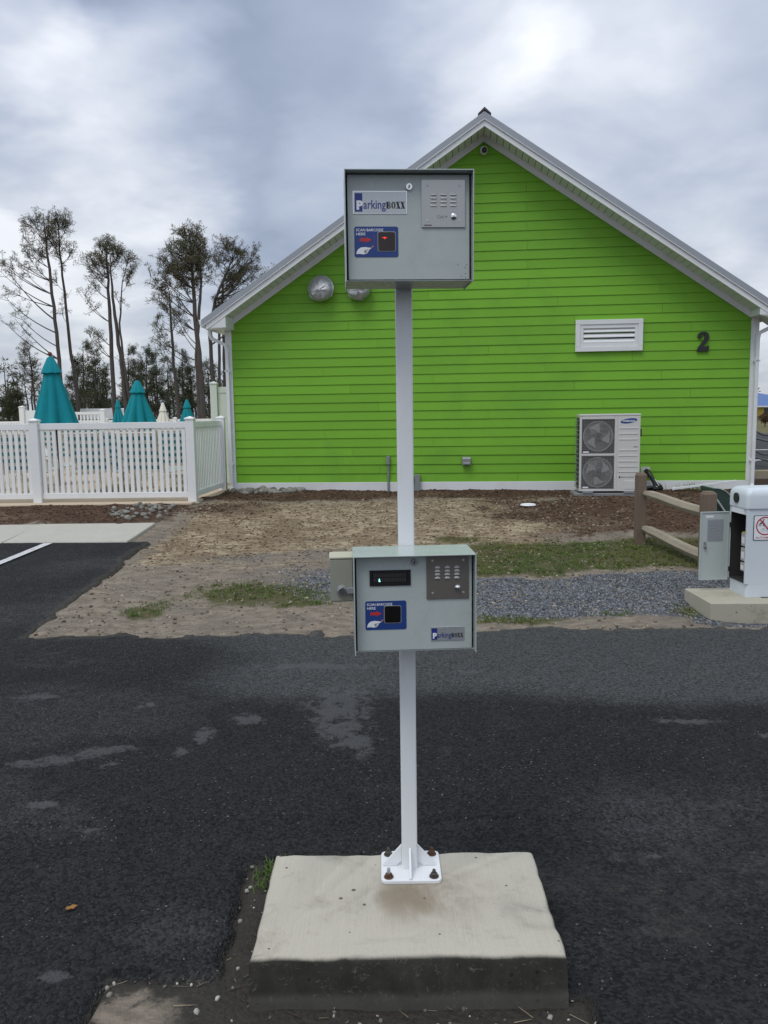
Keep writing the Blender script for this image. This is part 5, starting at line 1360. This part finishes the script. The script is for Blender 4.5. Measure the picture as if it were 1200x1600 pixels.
# ---- ground cover: scattered by zone
def scatter(n, x0, x1, y0, y1, key, thr, pw=1.0, spread=.55):
    out = []
    while sum(map(len, out)) < n:
        x = nrs.uniform(x0, x1, 6000); y = y0 + (y1 - y0) * nrs.rand(6000) ** pw
        zn = zones(x, y); v = zn[key] + (fbm(x * 3.1 + 11, y * 3.1, 4) - .5) * spread
        for k2 in ('mulch', 'gravel'):
            pass
        keep = (v > thr + nrs.rand(6000) * .35) & (asphalt_s(x, y) < .02)
        keep &= ~((x > 2.58) & (y > 6.3) & (y < 6.98)) & ~((x < -2.98) & (y > 9.3) & (y < 10.5)) & (y < 13.93 - .1 * (x + 2.6)) & ~((x < -2.7) & (y > 12.0))
        out.append(np.stack([x[keep], y[keep]], 1))
        if len(out) > 60: break
    p = np.concatenate(out)[:n]
    return np.column_stack([p, terrain_z(p[:, 0], p[:, 1])])
def chips(name, p, m, size, flatness, kind_label):
    """small irregular lumps, 8 corners each"""
    n = len(p)
    cube = np.array([(-1,-1,-1),(1,-1,-1),(1,1,-1),(-1,1,-1),(-.6,-.6,1),(.6,-.6,1),(.6,.6,1),(-.6,.6,1)], np.float32) * .5
    f = np.array([(0,3,2,1),(4,5,6,7),(0,1,5,4),(1,2,6,5),(2,3,7,6),(3,0,4,7)])
    s = size[0] + (size[1] - size[0]) * nrs.rand(n, 1) ** 2.2
    dims = np.concatenate([s, s * nrs.uniform(.45, .95, (n, 1)) * flatness[0], s * nrs.uniform(.5, 1, (n, 1)) * flatness[1]], 1)
    v = cube[None] * (1 + nrs.uniform(-.28, .28, (n, 8, 3))) * dims[:, None, :]
    a = nrs.uniform(0, 6.28, n); t = nrs.normal(0, .3, n)
    c, s_ = np.cos(t)[:, None], np.sin(t)[:, None]; y2 = v[:, :, 1] * c - v[:, :, 2] * s_; z2 = v[:, :, 1] * s_ + v[:, :, 2] * c
    c, s_ = np.cos(a)[:, None], np.sin(a)[:, None]; x2 = v[:, :, 0] * c - y2 * s_; y3 = v[:, :, 0] * s_ + y2 * c
    co = np.stack([x2, y3, z2], 2) + p[:, None, :] + np.array([0, 0, .2]) * dims[:, None, 2:3]
    F = (f[None] + (np.arange(n) * 8)[:, None, None]).reshape(-1, 4)
    o = link(name, raw_mesh(name, co.reshape(-1, 3), F, m)); tag(o, kind_label[0], kind_label[1], kind='stuff')
    return o
def island_var(name, lo, hi, rough=.9):
    """colour that changes from lump to lump"""
    m, nt, b = nodes_of(name); geo = N(nt, 'ShaderNodeNewGeometry')
    cc = mixc(nt, ma(nt, 'POWER', geo.outputs['Random Per Island'], 1.6), lo, hi); nt.links.new(cc, b.inputs['Base Color']); b.inputs['Roughness'].default_value = rough; b.inputs['Specular IOR Level'].default_value = .25
    return m
MULCHM = island_var('mulch_chip', (.022, .013, .009), (.19, .115, .07))
chips('gravel', scatter(26000, -1.8, 3.9, 6.15, 8.2, 'gravel', .36, spread=1.0), island_var('gravel_stone', (.05, .054, .06), (.33, .34, .35)), (.005, .018), (1, .8), ('blue grey crushed gravel between the road and the grass', 'gravel'))
chips('mulch', scatter(15000, -6.5, 5.6, 9.2, 13.95, 'mulch', .45, spread=1.5), MULCHM, (.015, .065), (.35, .3), ('dark brown wood mulch along the building and fence', 'mulch'))
chips('bark_bits', scatter(3500, -2.6, 3.0, 8.6, 12.6, 'sand', .2, spread=1.6), MULCHM, (.012, .05), (.35, .3), ('scattered dark bark bits on the sandy soil', 'bark'))
chips('pebbles', np.concatenate([scatter(500, -2.7, 3, 6.1, 9.3, 'sand', -.6), scatter(260, -.88, .6, 1.6, 2.9, 'dark', .1)]), island_var('pebble', (.10, .095, .085), (.48, .46, .40)), (.005, .022), (1, .7), ('loose pebbles on the bare soil', 'pebbles'))
clod = scatter(9000, -2.75, 3.2, 6.1, 12.4, 'sand', -.45, spread=1.2)
chips('soil_clods', clod, island_var('soil_clod', (.09, .072, .052), (.38, .32, .235), .95), (.006, .035), (1, .6), ('small clods and crumbs of dry soil between road and building', 'soil'))
def strands(name, p, m, ln, wd, lean, lab):
    """thin blades or straws, one bent triangle pair each"""
    n = len(p); a = nrs.uniform(0, 6.28, n); L = ln[0] + (ln[1] - ln[0]) * nrs.rand(n); up = nrs.uniform(*lean, n)
    h = np.stack([np.cos(a), np.sin(a)], 1); sd2 = np.stack([-np.sin(a), np.cos(a), np.zeros(n)], 1) * (wd * nrs.uniform(.6, 1.3, (n, 1)))
    d1 = np.concatenate([h * np.cos(up)[:, None], np.sin(up)[:, None]], 1) * L[:, None] * .55
    up2 = up * .6; d2 = np.concatenate([h * np.cos(up2)[:, None], np.sin(up2)[:, None]], 1) * L[:, None] * .45
    A = p - sd2; B = p + sd2; C_ = p + d1 + sd2 * .8; D_ = p + d1 - sd2 * .8; E_ = p + d1 + d2
    co = np.stack([A, B, C_, D_, E_], 1).reshape(-1, 3); i = np.arange(n)[:, None] * 5
    F = np.concatenate([i + np.array([[0, 1, 2]]), i + np.array([[0, 2, 3]]), i + np.array([[3, 2, 4]])], 0)
    return tag(link(name, raw_mesh(name, co, F, m)), lab[0], lab[1], kind='stuff')
gp_ = scatter(3000, -2.4, 4.2, 6.15, 9.6, 'grass', .42, spread=1.3)
gp_ = np.concatenate([gp_, scatter(26, -.55, -.36, 2.7, 2.92, 'grass', .2)])
cl = np.repeat(gp_, 13, axis=0) + np.column_stack([nrs.normal(0, .018, (len(gp_) * 13, 2)), np.full(len(gp_) * 13, -.004)])
strands('grass', cl, GRASSM, (.010, .045), .0022, (.4, 1.5), ('patchy green and straw coloured grass by the gravel', 'grass'))
sp_ = scatter(6500, -2.8, 3.0, 8.3, 12.6, 'sand', .2); sp_[:, 2] += .006
strands('straw', sp_, island_var('dry_straw', (.16, .10, .055), (.52, .42, .27)), (.03, .13), .0028, (-.05, .22), ('dry straw and pine litter on the sandy soil', 'straw'))
litter = scatter(90, -.88, .6, 1.7, 2.6, 'dark', .1); litter[:, 2] += .006
strands('twigs', litter, island_var('dry_twig', (.06, .045, .03), (.30, .24, .16)), (.02, .09), .0016, (-.03, .15), ('dry twigs and needles on soil beside the concrete block', 'twigs'))

# stones by the fence corner and along the skirting: each its own
def stone_mesh(k):
    r2 = random.Random(k); bm = bmesh.new(); bmesh.ops.create_icosphere(bm, subdivisions=2, radius=1)
    for v in bm.verts:
        n_ = v.co.normalized(); f_ = 1 + .22 * math.sin(n_.x * 3 + k) + .16 * math.sin(n_.y * 4 + k * 2) + r2.uniform(-.05, .05); v.co = Vector((n_.x * f_, n_.y * f_ * .8, n_.z * f_ * .55))
    me = bpy.data.meshes.new('stone'); bm.to_mesh(me); bm.free(); return me
STONE = mat('river_stone', (.19, .18, .155), .85, var=.4, scale=4, rand=.45, bmp=.2, bscale=30)
sms = [stone_mesh(k) for k in range(5)]
for me in sms: me.materials.append(STONE)
def stones(n, cx, cy, rx, ry, size, label, group):
    for k in range(n):
        v = rand_in(); x, y = cx + v.x * rx, cy + v.y * ry; s = rnd.uniform(*size)
        o = link('stone', sms[k % 5], None, (x, y, float(terrain_z(np.array([x]), np.array([y]))[0]) + s * .25), rnd.random() * 6); o.scale = (s, s, s)
        tag(o, label, 'stone', group)
stones(70, -3.4, 11.3, .5, .75, (.02, .06), 'grey river stone in the patch before the picket fence', 'stones in the patch before the fence')
stones(34, -2.15, 13.55, .42, .22, (.04, .095), 'river stone piled at the downspout by the building corner', 'stones at the downspout')
stones(20, -1.6, 13.45, .3, .12, (.04, .085), 'river stone at the foot of the skirting board', 'stones along the skirting board')
dl = thing('drain_disc', (2.0, 11.2, float(terrain_z(np.array([2.0]), np.array([11.2]))[0]) + .01), 0, 'small round white drain lid lying on the mulch', 'lid')
G().lathe([(.10, 0), (.11, .01), (.10, .025), (.085, .027), (.08, .02), (.005, .02)], (0, 0, 0), 'z', 24)  .build('lid', INKW, dl, smooth=True)
# weeds at the foot of the wall and by the cabinet slab
wp = np.array([(5.0 + nrs.normal(0, .14), 12.95 + nrs.normal(0, .06), .36) for _ in range(140)])
strands('weeds', wp, GRASSM, (.08, .26), .004, (.7, 1.5), ('thin weeds at the foot of the green wall behind the rail', 'weeds'))
# little things dropped on the road
lf = tag(G().prism([(-.02, 0), (-.012, -.008), (-.004, -.007), (.004, -.013), (.012, -.006), (.02, -.002), (.013, .006), (.006, .012), (-.003, .007), (-.012, .01)], 0, .003, 'z').build('fallen_leaf', mat('orange_leaf', (.28, .13, .03), .8, var=.3, scale=60), None, loc=(-1.095, 2.615, .014), rz=.6), 'small orange brown leaf lying on the dark asphalt', 'leaf')

scene.render.resolution_x, scene.render.resolution_y = 768, 1024
